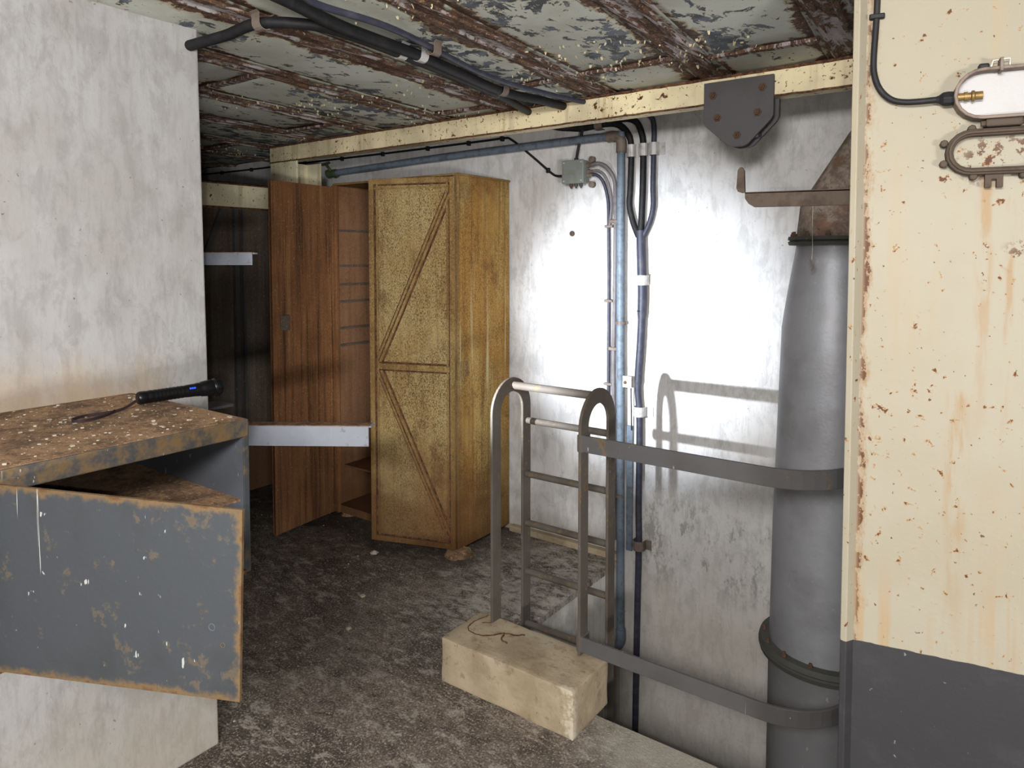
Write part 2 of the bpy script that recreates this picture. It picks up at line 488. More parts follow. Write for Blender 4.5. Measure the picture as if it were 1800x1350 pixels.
# ------------------------------------------------------------------ mesh helpers
class MB:
    def __init__(self):
        self.v, self.f, self.uvs = [], [], {}

    def add(self, vs_, fs):
        k = len(self.v)
        self.v += [tuple(p) for p in vs_]
        self.f += [tuple(i + k for i in q) for q in fs]
        return self

    def box(self, x0, x1, y0, y1, z0, z1, fr=None):
        p = [(x, y, z) for z in (z0, z1) for y in (y0, y1) for x in (x0, x1)]
        if fr:
            p = [fr(*q) for q in p]
        return self.add(p, [(0, 2, 3, 1), (4, 5, 7, 6), (0, 1, 5, 4), (1, 3, 7, 5), (3, 2, 6, 7), (2, 0, 4, 6)])

    def prism(self, poly, b0, b1, fr):
        """poly: (a, z) outline; fr(a, b, z) -> world; extruded from b0 to b1"""
        n = len(poly)
        p = [fr(a, b0, z) for a, z in poly] + [fr(a, b1, z) for a, z in poly]
        fs = [tuple(range(n)), tuple(range(2 * n - 1, n - 1, -1))]
        fs += [(i, i + n, (i + 1) % n + n, (i + 1) % n) for i in range(n)]
        return self.add(p, fs)

    def ring_prism(self, outer, inner, b0, b1, fr):
        n = len(outer)
        p = [fr(a, b0, z) for a, z in outer] + [fr(a, b0, z) for a, z in inner]
        p += [fr(a, b1, z) for a, z in outer] + [fr(a, b1, z) for a, z in inner]
        fs = []
        for i in range(n):
            j = (i + 1) % n
            fs += [(i, j, n + j, n + i), (2 * n + i, 3 * n + i, 3 * n + j, 2 * n + j), (i, 2 * n + i, 2 * n + j, j), (n + i, n + j, 3 * n + j, 3 * n + i)]
        return self.add(p, fs)

    def tube(self, pts, r, seg=10, cap=True):
        pts = [Vector(p) for p in pts]
        rs = r if isinstance(r, (list, tuple)) else [r] * len(pts)
        t0 = (pts[1] - pts[0]).normalized()
        up = Vector((0, 0, 1)) if abs(t0.z) < 0.9 else Vector((1, 0, 0))
        nx = t0.cross(up).normalized()
        vs_, fs = [], []
        for i, p in enumerate(pts):
            t = (pts[min(i + 1, len(pts) - 1)] - pts[max(i - 1, 0)]).normalized()
            nx = (nx - t * nx.dot(t)).normalized()
            ny = t.cross(nx)
            for k in range(seg):
                a = 2 * math.pi * k / seg
                vs_.append(p + (nx * math.cos(a) + ny * math.sin(a)) * rs[i])
        for i in range(len(pts) - 1):
            for k in range(seg):
                k2 = (k + 1) % seg
                fs.append((i * seg + k, i * seg + k2, (i + 1) * seg + k2, (i + 1) * seg + k))
        if cap:
            fs.append(tuple(range(seg - 1, -1, -1)))
            e = (len(pts) - 1) * seg
            fs.append(tuple(e + k for k in range(seg)))
        return self.add(vs_, fs)

    def lathe(self, p0, axis, prof, seg=24, shift=None):
        """prof: (t, r) along axis from p0; shift(t) moves the centre"""
        p0, ax = Vector(p0), Vector(axis).normalized()
        up = Vector((0, 0, 1)) if abs(ax.z) < 0.9 else Vector((1, 0, 0))
        nx = ax.cross(up).normalized()
        ny = ax.cross(nx)
        vs_, fs = [], []
        for t, r in prof:
            c = p0 + ax * t + (Vector(shift(t)) if shift else Vector())
            for k in range(seg):
                a = 2 * math.pi * k / seg
                vs_.append(c + (nx * math.cos(a) + ny * math.sin(a)) * max(r, 1e-4))
        for i in range(len(prof) - 1):
            for k in range(seg):
                k2 = (k + 1) % seg
                fs.append((i * seg + k, i * seg + k2, (i + 1) * seg + k2, (i + 1) * seg + k))
        fs.append(tuple(range(seg - 1, -1, -1)))
        e = (len(prof) - 1) * seg
        fs.append(tuple(e + k for k in range(seg)))
        return self.add(vs_, fs)

    def flat(self, pts, wdir, wid, thick):
        """flat bar swept along pts; wdir: one width direction for all or a list"""
        pts = [Vector(p) for p in pts]
        vs_, fs = [], []
        for i, p in enumerate(pts):
            t = (pts[min(i + 1, len(pts) - 1)] - pts[max(i - 1, 0)]).normalized()
            wd = Vector(wdir[i] if isinstance(wdir, list) else wdir)
            wd = (wd - t * wd.dot(t)).normalized()
            n = t.cross(wd).normalized()
            for a, b in ((-1, -1), (1, -1), (1, 1), (-1, 1)):
                vs_.append(p + wd * a * wid / 2 + n * b * thick / 2)
        for i in range(len(pts) - 1):
            for k in range(4):
                k2 = (k + 1) % 4
                fs.append((i * 4 + k, i * 4 + k2, (i + 1) * 4 + k2, (i + 1) * 4 + k))
        fs.append((3, 2, 1, 0))
        e = (len(pts) - 1) * 4
        fs.append((e, e + 1, e + 2, e + 3))
        return self.add(vs_, fs)

    def build(self, name, mat, parent=None, loc=None, bevel=0.0, smooth=False, uvf=None, rough=None):
        off = Vector(loc) if loc else Vector()
        q = parent
        while q is not None:
            off += Vector(q.location)
            q = q.parent
        me = bpy.data.meshes.new(name)
        me.from_pydata([tuple(Vector(p) - off) for p in self.v], [], self.f)
        bm = bmesh.new()
        bm.from_mesh(me)
        bmesh.ops.recalc_face_normals(bm, faces=bm.faces)
        if rough:   # subdivide and roughen like worn masonry
            cuts, amp, fq = rough
            bmesh.ops.subdivide_edges(bm, edges=bm.edges, cuts=cuts, use_grid_fill=True)
            for v in bm.verts:
                w_ = v.co + off
                d = mnoise.noise_vector(w_ * fq)
                v.co += d * amp + mnoise.noise_vector(w_ * fq * 3.1) * amp * 0.4
        bm.to_mesh(me)
        bm.free()
        if uvf:
            ul = me.uv_layers.new(name='UVMap')
            for l in me.loops:
                ul.data[l.index].uv = uvf(Vector(me.vertices[l.vertex_index].co) + off)
        me.materials.append(M[mat])
        if smooth:
            for p in me.polygons:
                p.use_smooth = True
        o = bpy.data.objects.new(name, me)
        col.objects.link(o)
        if parent is not None:
            o.parent = parent
        elif loc:
            o.location = loc
        if bevel:
            bv = o.modifiers.new('worn_edge', 'BEVEL')
            bv.width = bevel
            bv.segments = 2
            bv.limit_method = 'ANGLE'
        if smooth:
            es = o.modifiers.new('crease', 'EDGE_SPLIT')
            es.split_angle = math.radians(40)
        return o


def tag(o, label=None, cat=None, group=None, kind=None):
    if label:
        o['label'] = label
    if cat:
        o['category'] = cat
    if group:
        o['group'] = group
    if kind:
        o['kind'] = kind
    return o


def thing(name, label, cat, loc, group=None):
    o = bpy.data.objects.new(name, None)
    o.empty_display_size = 0.1
    o.location = loc
    col.objects.link(o)
    return tag(o, label, cat, group)


def struct(o):
    o['kind'] = 'structure'
    return o


def frame(ox, oy, ang):
    """local (a along, b across, z) turned about the vertical through (ox, oy)"""
    c, s = math.cos(ang), math.sin(ang)
    return lambda a, b, z: (ox + a * c - b * s, oy + a * s + b * c, z)


def smooth_path(pts, n=8):
    P = [Vector(p) for p in pts]
    P = [P[0] * 2 - P[1]] + P + [P[-1] * 2 - P[-2]]
    out = []
    for i in range(1, len(P) - 2):
        a, b, c, d = P[i - 1:i + 3]
        for k in range(n):
            t = k / n
            out.append(0.5 * ((2 * b) + (c - a) * t + (2 * a - 5 * b + 4 * c - d) * t * t + (3 * b - a - 3 * c + d) * t ** 3))
    out.append(P[-2])
    return out


def stadium(cx, cz, w_, h_, n=10):
    r = h_ / 2
    pts = []
    for k in range(n + 1):
        a = -math.pi / 2 + math.pi * k / n
        pts.append((cx + w_ / 2 - r + r * math.cos(a), cz + r * math.sin(a)))
    for k in range(n + 1):
        a = math.pi / 2 + math.pi * k / n
        pts.append((cx - w_ / 2 + r + r * math.cos(a), cz + r * math.sin(a)))
    return pts


# ------------------------------------------------------------------ the shell
WY = 3.335          # face of the wall at the back
CZ = 2.325          # ceiling sheet
HX0, HX1, HY = -1.70, 0.45, 2.125   # hatch in the floor

# floor with the hatch cut out of it
mb = MB()
mb.box(-6.0, HX0, -3.6, WY, -0.03, 0.0)
mb.box(HX0, 4.2, -3.6, HY, -0.03, 0.0)
mb.box(HX1, 2.2, HY, WY, -0.03, 0.0)
floor = struct(mb.build('floor', 'floor'))

back = struct(MB().box(-6.0, 2.2, WY, WY + 0.25, -2.3, 2.5).build('wall_back', 'wall'))
mb = MB()
mb.box(-6.0, -2.4, WY - 0.012, WY, 0, 0.03)
mb.box(-2.4, HX0, WY - 0.045, WY, 0.0, 0.035)
struct(mb.build('baseboard_back', 'block', bevel=0.01))

# thick column wall on the left, its near face leaning a touch
mb = MB()
xb, xt, ye = -2.105, -2.152, 1.272
mb.add([(-6, -3.6, 0), (xb, -3.6, 0), (xb, ye, 0), (-6, ye, 0), (-6, -3.6, 2.5), (xt, -3.6, 2.5), (xt, ye, 2.5), (-6, ye, 2.5)],
       [(0, 3, 2, 1), (4, 5, 6, 7), (0, 1, 5, 4), (1, 2, 6, 5), (2, 3, 7, 6), (3, 0, 4, 7)])
struct(mb.build('wall_left', 'wall_near', bevel=0.006))
struct(MB().box(-6.2, -6.0, 1.2, WY, 0, 2.5).build('wall_far', 'wall'))

# shaft under the hatch
mb = MB()
mb.box(HX0 - 0.2, HX0, HY - 0.2, WY, -2.3, -0.03)
mb.box(HX0, HX1, HY - 0.2, HY, -2.3, -0.03)
mb.box(HX1, HX1 + 0.2, HY - 0.2, WY, -2.3, -0.03)
mb.box(HX0, HX1, HY, WY, -2.4, -2.3)
struct(mb.build('wall_hatch', 'pit'))
struct(MB().box(0.95, 1.1, 2.15, WY, 0, 2.5).build('wall_side', 'wall'))

# ------------------------------------------------------------------ ceiling of steel sheets and seams
ceil = struct(MB().box(-6.0, 4.2, -3.6, WY, CZ + 0.012, CZ + 0.2).build('ceiling', 'rust'))
RIBS = [1.05, 0.56, 0.06, -0.43, -0.925, -1.44, -1.95, -2.42, -2.95, -3.45, -3.97, -4.48, -5.0, -5.5]
SEAM = {0: [0.4, 2.5], 1: [1.0, 2.5], 2: [0.2, 2.54], 3: [0.5, 2.54], 4: [0.1, 2.48], 5: [1.02, 2.5], 6: [0.4, 2.74], 7: [1.73], 8: [0.9, 2.6],
        9: [1.9], 10: [1.2, 2.7], 11: [2.1], 12: [1.4, 2.6]}
SK = lambda s, y: s - 0.085 * (y - 1.5)
RH = 0.062
for i in range(len(RIBS) - 1):
    s1, s0 = RIBS[i] - RH, RIBS[i + 1] + RH
    ys = [-2.0] + SEAM.get(i, [1.5]) + [WY - 0.002]
    for j in range(len(ys) - 1):
        y0, y1 = ys[j] + 0.006, ys[j + 1] - 0.006
        nx, ny = 10, 16
        vs_, fs, uv = [], [], []
        for b in range(ny + 1):
            for a in range(nx + 1):
                u, v = a / nx, b / ny
                y = y0 + (y1 - y0) * v
                x = SK(s0 + (s1 - s0) * u, y)
                sag = 0.010 * math.sin(math.pi * u) * math.sin(math.pi * v) ** 0.6
                sag += 0.004 * mnoise.noise((x * 5, y * 4, 3.0))
                vs_.append((x, y, CZ - sag))
                uv.append((min(u, 1 - u) * (s1 - s0), min(v, 1 - v) * (y1 - y0)))
        n1 = len(vs_)
        for b in range(ny):
            for a in range(nx):
                k = b * (nx + 1) + a
                fs.append((k, k + nx + 1, k + nx + 2, k + 1))
        me = bpy.data.meshes.new('ceiling_plate')
        me.from_pydata(vs_, [], fs)
        ul = me.uv_layers.new(name='UVMap')
        for l in me.loops:
            ul.data[l.index].uv = uv[l.vertex_index]
        me.materials.append(M['ceiling'])
        for p in me.polygons:
            p.use_smooth = True
        o = bpy.data.objects.new('ceiling_plate', me)
        col.objects.link(o)
        o.parent = ceil
        sd = o.modifiers.new('sheet', 'SOLIDIFY')
        sd.thickness = 0.006
        sd.offset = -1 if me.polygons[0].normal.z > 0 else -1
    # rusty cross seam where two sheets of this bay meet
    for ysm in SEAM.get(i, [1.5]):
        if ysm < 0.6:
            continue
        mbs = MB()
        pts = []
        for k in range(15):
            u = k / 14
            y = ysm + 0.008 * mnoise.noise((u * 9, i * 3.1, 0))
            pts.append((SK(s0 + (s1 - s0) * u, y), y, CZ - 0.006 - 0.003 * mnoise.noise((u * 14, i, 5))))
        mbs.flat(pts, (0, 1, 0), 0.03, 0.014)
        mbs.build('cross_seam', 'rib', ceil, uvf=lambda p: (0.041, 0.5))
for s in RIBS:
    # sheet joint: broad flat strip with two raised weld beads
    prof = [(-RH - 0.012, 0.004), (-RH - 0.004, -0.004), (-0.048, -0.005), (-0.042, -0.014), (-0.026, -0.014), (-0.02, -0.006), (0.02, -0.006),
            (0.026, -0.014), (0.042, -0.014), (0.048, -0.005), (RH + 0.004, -0.004), (RH + 0.012, 0.004)]
    n = 60
    vs_, fs = [], []
    for k in range(n + 1):
        y = -2.0 + (WY + 2.0 - 0.004) * k / n
        for q, (a, z) in enumerate(prof):
            jit = mnoise.noise((s * 7 + q * 1.3, y * 9, 1.0))
            vs_.append((SK(s + a, y) + 0.005 * jit, y, CZ + z + 0.003 * mnoise.noise((s * 5 + q, y * 14, 8.0))))
    m_ = len(prof)
    for k in range(n):
        for q in range(m_ - 1):
            fs.append((k * m_ + q, (k + 1) * m_ + q, (k + 1) * m_ + q + 1, k * m_ + q + 1))
    o = MB().add(vs_, fs).build('ceiling_rib', 'rib', ceil)
    ul = o.data.uv_layers.new(name='UVMap')
    for l in o.data.loops:
        ul.data[l.index].uv = (abs(prof[l.vertex_index % m_][0]), 0.5)
# flakes of paint hanging from the sheets
mb = MB()
for k in range(5200):
    x, y = random.uniform(-4.6, -0.2), random.uniform(0.9, 3.1)
    if mnoise.noise((x * 1.9, y * 1.9, 4.0)) < random.uniform(-0.05, 0.4):
        continue
    a = random.uniform(0, 6.28)
    L, W_ = random.uniform(0.003, 0.010), random.uniform(0.002, 0.006)
    c, s_ = math.cos(a), math.sin(a)
    pt = lambda u, v, d: (x + u * c - v * s_, y + u * s_ + v * c, CZ - 0.010 - d)
    d1, d2 = random.uniform(0.0, 0.004), random.uniform(0.002, 0.009)
    mb.add([pt(0, -W_, -0.004), pt(0, W_, -0.004), pt(L * .6, W_ * .8, d1), pt(L * .6, -W_ * .9, d1), pt(L, W_ * .3, d2), pt(L, -W_ * .4, d2)],
           [(0, 1, 2, 3), (3, 2, 4, 5)])
o = mb.build('paint_flakes', 'flake', ceil)
o['kind'] = 'stuff'

# ------------------------------------------------------------------ bulkhead on the right
PANG = math.radians(10.165)
PF = frame(-0.311, 1.823, PANG)        # a along the panel, b away from the camera
mb = MB()
mb.box(0.0, 2.4, 0.0, 0.05, 0.0, CZ, PF)
wr = struct(mb.build('wall_right', 'cream'))
mb = MB()   # angle iron round the doorway: leg standing out from the panel and its folded lip
mb.prism([(-0.336, 1.802), (-0.322, 1.800), (-0.311, 1.823), (-0.309, 1.88), (-0.331, 1.885)], 0.0, CZ, lambda a, b, z: (a, z, b))
tr = mb.build('frame_flange', 'cream', wr, bevel=0.002)

# ------------------------------------------------------------------ beams and posts
bl, br = (-4.03, 2.872), (-0.25, 2.782)
bang = math.atan2(br[1] - bl[1], br[0] - bl[0])
BF = frame(bl[0], bl[1], bang)
BL = math.hypot(br[0] - bl[0], br[1] - bl[1])
t = thing('ceiling_beam', 'long cream rust-flecked steel beam spanning under the ceiling above the hatch', 'beam', (bl[0], bl[1], 2.205))
MB().box(0, BL, 0.0, 0.012, 2.205, 2.312, BF).build('web', 'beam', t, bevel=0.002)
MB().box(0, BL, 0.012, 0.07, 2.205, 2.215, BF).build('flange', 'beam', t, bevel=0.002)
MB().box(0, BL, 0.012, 0.07, 2.302, 2.312, BF).build('flange', 'beam', t, bevel=0.002)
mb = MB()
n = 120
for z_, hh in ((2.307, 0.011), (2.207, 0.007)):
    pts = [BF(BL * k / n, -0.0015, z_ + 0.003 * mnoise.noise((k * 0.9, z_ * 9, 0))) for k in range(n + 1)]
    mb.flat(pts, (0, 0, 1), hh, 0.005)
tag(mb.build('rust_edge', 'rust', t), 'brown rust crust along the beam edges')
t = thing('steel_column', 'cream speckled steel column behind the brown wardrobe door', 'column', (-3.90, 2.93, 0))
MB().box(-4.03, -3.76, 2.875, 2.887, 0, 2.205).build('flange', 'header', t, bevel=0.002)
MB().box(-3.905, -3.89, 2.887, 3.06, 0, 2.205).build('web', 'header', t)
MB().box(-4.03, -3.76, 3.06, 3.072, 0, 2.205).build('flange', 'header', t, bevel=0.002)
t = thing('door_header', 'short cream steel header over the dark partition in the far left recess', 'beam', (-4.06, 2.06, 1.90))
MB().box(-4.012, -4.0, 1.28, 2.87, 1.90, 2.046).build('web', 'header', t, bevel=0.002)
MB().box(-4.12, -4.012, 1.28, 2.87, 2.036, 2.046).build('flange', 'header', t)
MB().box(-4.12, -4.012, 1.28, 2.87, 1.90, 1.91).build('flange', 'header', t)
tag(MB().box(-4.004, -3.995, 1.28, 2.87, 1.893, 1.905).build('rust_edge', 'rust', t), 'rusty lower edge')
MB().box(-4.004, -3.995, 1.28, 2.87, 2.041, 2.050).build('rust_edge', 'rust', t)

t = thing('steel_partition', 'dark soiled steel partition with diagonal brace under the cream header', 'partition', (-4.27, 2.2, 0))
XP = -4.26
QF = lambda a, b, z: (XP + b, a, z)
MB().box(XP - 0.02, XP, 1.28, 2.74, 0.0, 1.98).build('panel', 'dark_steel', t)
MB().box(XP - 0.02, XP + 0.004, 2.80, 3.32, 0.0, 1.98).build('panel', 'dark_steel', t)
MB().box(XP, XP + 0.035, 2.735, 2.765, 0.0, 1.98).build('stile', 'grey_iron', t, bevel=0.002)
MB().box(XP, XP + 0.03, 2.80, 2.815, 0.0, 1.98).build('stile', 'grey_iron', t, bevel=0.002)
MB().prism([(2.66, 1.95), (2.70, 1.95), (2.30, 0.98), (2.27, 1.0)], 0.0, 0.02, QF).build('brace', 'grey_iron', t)

# ------------------------------------------------------------------ wardrobe
WX0, WX1, WF, WB, WH = -3.40, -2.42, 2.865, 3.322, 2.035
t = thing('steel_wardrobe', 'tall rusty ochre steel wardrobe with diagonally braced door standing ajar', 'wardrobe', ((WX0 + WX1) / 2, 3.09, 0))
MB().box(WX1 - 0.012, WX1, WF, WB, 0.03, WH - 0.01).build('side_panel', 'ward_side', t, bevel=0.003)
o = MB().box(WX0, WX0 + 0.012, WF, WB, 0.03, WH - 0.01).build('side_panel', 'ward_inner', t)
MB().box(WX0 + 0.012, WX1 - 0.012, WB - 0.008, WB, 0.05, WH - 0.01).build('back_panel', 'ward_inner', t)
MB().box(WX0 - 0.004, WX1 + 0.006, WF - 0.006, WB + 0.004, WH - 0.012, WH).build('top_panel', 'ward_trim', t, bevel=0.003)
MB().box(WX0 + 0.012, WX1 - 0.012, WF + 0.004, WB - 0.008, 0.06, 0.075).build('bottom_panel', 'ward_inner', t)
MB().box(WX0 + 0.012, WX1 - 0.012, WF + 0.004, WF + 0.02, 0.03, 0.06).build('plinth', 'ward_trim', t)
for z_ in (1.755, 1.541, 1.427, 1.323, 1.160, 1.056):
    MB().box(WX0 + 0.012, WX0 + 0.024, WF + 0.03, WB - 0.01, z_ - 0.006, z_ + 0.006).build('shelf_runner', 'dark_steel', t)
MB().box(WX0 + 0.012, WX1 - 0.012, WF + 0.05, WB - 0.01, 0.30, 0.312).build('shelf', 'ward_inner', t, bevel=0.002)
MB().box(WX0 - 0.006, WX0 + 0.03, WF - 0.012, WF + 0.01, 0.03, WH - 0.012).build('front_post', 'ward_brown', t, bevel=0.002)
MB().box(WX1 - 0.03, WX1 + 0.002, WF - 0.004, WF + 0.012, 0.03, WH - 0.012).build('front_post', 'ward_trim', t, bevel=0.002)
# right door, ajar, seen from its braced outer side (a runs from the hinge, b towards the room)
ex, ey = -2.905 - WX1, 2.70 - WF
dang = math.atan2(ey, ex)
DL = 0.498
DF = frame(WX1 - 0.005, WF - 0.016, dang)
d = MB().box(0, DL, -0.012, 0.0, 0.035, WH - 0.02, DF).build('door', 'ward_front', t)
zb, zt = 0.035, WH - 0.02
for a0, a1, z0, z1 in ((0.028, 0.036, zb, zt), (DL - 0.037, DL - 0.028, zb, zt), (0.03, DL - 0.03, zb + 0.03, zb + 0.037), (0.03, DL - 0.03, zt - 0.038, zt - 0.03)):
    MB().box(a0, a1, 0, 0.002, z0, z1, DF).build('rust_seam', 'rust', d)
for a0, a1, b1 in ((0.0, 0.028, 0.012), (0.038, 0.050, 0.006)):
    MB().box(a0, a1, 0, b1, zb, zt, DF).build('door_frame', 'ward_trim', d, bevel=0.002)
for a0, a1, b1 in ((DL - 0.028, DL, 0.012), (DL - 0.052, DL - 0.042, 0.006)):
    MB().box(a0, a1, 0, b1, zb, zt, DF).build('door_frame', 'ward_trim', d, bevel=0.002)
for z0, z1, b1 in ((zb, zb + 0.03, 0.012), (zt - 0.03, zt, 0.012), (zt - 0.055, zt - 0.045, 0.006)):
    MB().box(0.028, DL - 0.028, 0, b1, z0, z1, DF).build('door_frame', 'ward_trim', d, bevel=0.002)
MB().box(0.03, DL - 0.05, 0, 0.014, 0.985, 1.018, DF).build('middle_rail', 'ward_trim', d, bevel=0.003)
MB().box(0.03, DL - 0.05, 0, 0.003, 0.976, 1.027, DF).build('rust_seam', 'rust', d)


def diag(p, q, wd):
    ang = math.atan2(q[1] - p[1], q[0] - p[0])
    nx_, nz_ = -math.sin(ang) * wd / 2, math.cos(ang) * wd / 2
    return [(p[0] + nx_, p[1] + nz_), (q[0] + nx_, q[1] + nz_), (q[0] - nx_, q[1] - nz_), (p[0] - nx_, p[1] - nz_)]


for p_, q_ in (((0.035, 1.93), (0.445, 1.03)), ((0.44, 0.975), (0.035, 0.10))):
    MB().prism(diag(p_, q_, 0.050), 0.0, 0.003, DF).build('rust_seam', 'rust', d)
    MB().prism(diag(p_, q_, 0.034), 0.0, 0.012, DF).build('diagonal_brace', 'ward_trim', d, bevel=0.002)
    MB().prism(diag(p_, q_, 0.007), 0.012, 0.0135, DF).build('rust_seam', 'rust', d)
for z0 in (1.90, 0.955):
    h_ = MB().box(WX1 + 0.0005, WX1 + 0.006, WF + 0.02, WF + 0.085, z0, z0 + 0.085).build('hinge', 'ward_trim', t, bevel=0.002)
    mb = MB()
    mb.tube([(WX1 + 0.004, WF - 0.004, z0 - 0.012), (WX1 + 0.004, WF - 0.004, z0 + 0.10)], 0.008, 8)
    mb.build('hinge_pin', 'ward_trim', h_)
# left door, swung wide open
a_ = math.atan2(2.405 - WF, -3.362 - WX0)
LF = frame(WX0 + 0.002, WF - 0.014, a_)
d = MB().box(0, 0.462, -0.006, 0.006, 0.04, WH - 0.02, LF).build('door', 'ward_brown', t)
MB().box(0.432, 0.462, -0.016, 0.014, 0.04, WH - 0.02, LF).build('door_edge', 'ward_brown', d, bevel=0.003)
MB().box(0.0, 0.03, -0.014, 0.014, 0.04, WH - 0.02, LF).build('door_edge', 'ward_brown', d, bevel=0.003)
MB().box(0.352, 0.412, 0.006, 0.02, 1.185, 1.27, LF).build('lock_plate', 'dark_steel', d, bevel=0.003)
mb = MB()
mb.lathe((-2.425, 2.865, 0), (0, 0, 1), [(0, 0.075), (0.018, 0.066), (0.032, 0.045)], 12)
mb.build('foot', 'dirt', t, rough=(1, 0.014, 22))
mb = MB()
mb.lathe((-3.36, 2.93, 0), (0, 0, 1), [(0, 0.05), (0.032, 0.04)], 10)
mb.build('foot', 'dirt', t, rough=(1, 0.006, 14))

# ------------------------------------------------------------------ concrete block and hatch ladder
o = MB().box(-1.745, -1.17, 1.962, 2.205, 0, 0.168).build('concrete_block', 'block', loc=(-1.46, 2.08, 0), bevel=0.004, rough=(11, 0.0028, 11), smooth=True)
tag(o, 'stained buff concrete block with chipped corner at the foot of the hatch ladder', 'block')

blk = o
for pts in ([(-1.70, 2.19, 0), (-1.71, 2.15, 0), (-1.745 + 0.03, 2.10, 0), (-1.69, 2.06, 0), (-1.64, 2.055, 0), (-1.60, 2.08, 0), (-1.57, 2.12, 0), (-1.53, 2.13, 0), (-1.50, 2.155, 0)],
            [(-1.66, 2.20, 0), (-1.655, 2.155, 0), (-1.68, 2.13, 0)], [(-1.57, 2.12, 0), (-1.55, 2.08, 0), (-1.52, 2.07, 0)]):
    q = [Vector((p.x + 0.006 * mnoise.noise((p.x * 60, p.y * 60, 1)), p.y + 0.006 * mnoise.noise((p.x * 60, p.y * 60, 4)), 0.1685)) for p in smooth_path(pts, 8)]
    MB().flat(q, (0, 0, 1), 0.004, 0.0045).build('crack', 'rust', blk)

XA, XB, YN, YFAR, ZT = -1.655, -1.262, 2.182, 2.388, 1.118
R_ = (YFAR - YN) / 2
t = thing('hatch_ladder', 'worn iron ladder with two arched handrails and guard rails over the hatch', 'ladder', ((XA + XB) / 2, YN, 0.168))


def arch(x):
    pts, wd = [], []
    for z in (0.165, 0.4, 0.7, ZT - 0.03 - R_):
        pts.append((x, YN, z)); wd.append((0, -1, 0))
    for k in range(1, 20):
        a = math.pi * k / 20
        pts.append((x, YN + R_ - R_ * math.cos(a), ZT - 0.03 - R_ + R_ * math.sin(a)))
        wd.append((0, -math.cos(a), math.sin(a)))
    for z in (ZT - 0.03 - R_, 0.7, 0.2, -0.4, -1.2, -2.29):
        pts.append((x, YFAR, z)); wd.append((0, 1, 0))
    return MB().flat(pts, wd, 0.056, 0.011)


for x in (XA, XB):
    arch(x).build('arched_stile', 'ladder', t, bevel=0.002)
    MB().lathe((x - 0.008, YFAR, 0.925), (1, 0, 0), [(-0.012, 0.010), (-0.008, 0.016), (0.004, 0.016)], 10).build('rivet', 'ladder', t)
for z in (0.925, 0.702, 0.496, 0.292, 0.070, -0.14, -0.36, -0.58, -0.8, -1.02, -1.24, -1.46, -1.68, -1.9):
    MB().tube([(XA, YFAR, z), (XB, YFAR, z)], 0.0135, 10).build('rung', 'ladder', t, smooth=True)
MB().tube([(XA, YN + R_, ZT - 0.032), (XB, YN + R_, ZT - 0.032)], 0.016, 12).build('top_rung', 'ladder', t, smooth=True)
for z0, z1, nm in ((0.908, 0.967, 'guard_rail'), (0.183, 0.238, 'guard_rail')):
    zc = (z0 + z1) / 2
    pts = [(XB - 0.012, YN - 0.02, zc), (-1.0, YN - 0.022, zc), (-0.62, YN - 0.022, zc)]
    for k in range(1, 11):
        a = math.pi / 2 * k / 10
        pts.append((-0.62 + 0.22 * math.sin(a), YN - 0.022 + 0.22 * (1 - math.cos(a)), zc))
    pts += [(-0.40, 2.62, zc)]
    MB().flat(pts, (0, 0, 1), z1 - z0, 0.011).build(nm, 'grey_iron', t, bevel=0.002)
    MB().box(XB - 0.012, XB + 0.014, YN - 0.026, YN + 0.028, z0 - 0.004, z1 + 0.002).build('weld', 'ladder', t, bevel=0.005)

# ------------------------------------------------------------------ ventilation duct in the shaft
DX, DY = -0.575, 2.83
t = thing('ventilation_duct', 'wide grey sheet-metal ventilation duct rising from the hatch beside the bulkhead', 'duct', (DX, DY, -2.3))
MB().lathe((DX, DY, 0), (0, 0, 1), [(-2.295, 0.213), (0.10, 0.206)], 48).build('lower_duct', 'duct_low', t, smooth=True)
MB().lathe((DX, DY, 0), (0, 0, 1), [(0.14, 0.204), (0.6, 0.198), (1.05, 0.186), (1.33, 0.178)] + [(1.33 + 0.31 * k / 8, 0.178 - 0.047 * (k / 8) ** 1.1) for k in range(1, 9)], 48,
           shift=lambda t_: (0, 0, 0)).build('upper_duct', 'duct', t, smooth=True)
fl = MB().lathe((DX, DY, 0), (0, 0, 1), [(0.095, 0.238), (0.112, 0.243), (0.117, 0.236), (0.123, 0.243), (0.142, 0.238)], 48).build('flange', 'flange', t, smooth=True)
BM = MB().lathe((0, 0, 0), (0, 0, 1), [(-0.008, 0.009), (0.01, 0.009), (0.0101, 0.006), (0.018, 0.006)], 6).build('bolt', 'bolt', fl)
for k in range(14):
    a = 2 * math.pi * k / 14 + 0.2
    o = BM if k == 0 else BM.copy()
    if k:
        col.objects.link(o)
    o.location = (0.224 * math.cos(a), 0.224 * math.sin(a), 0.142)
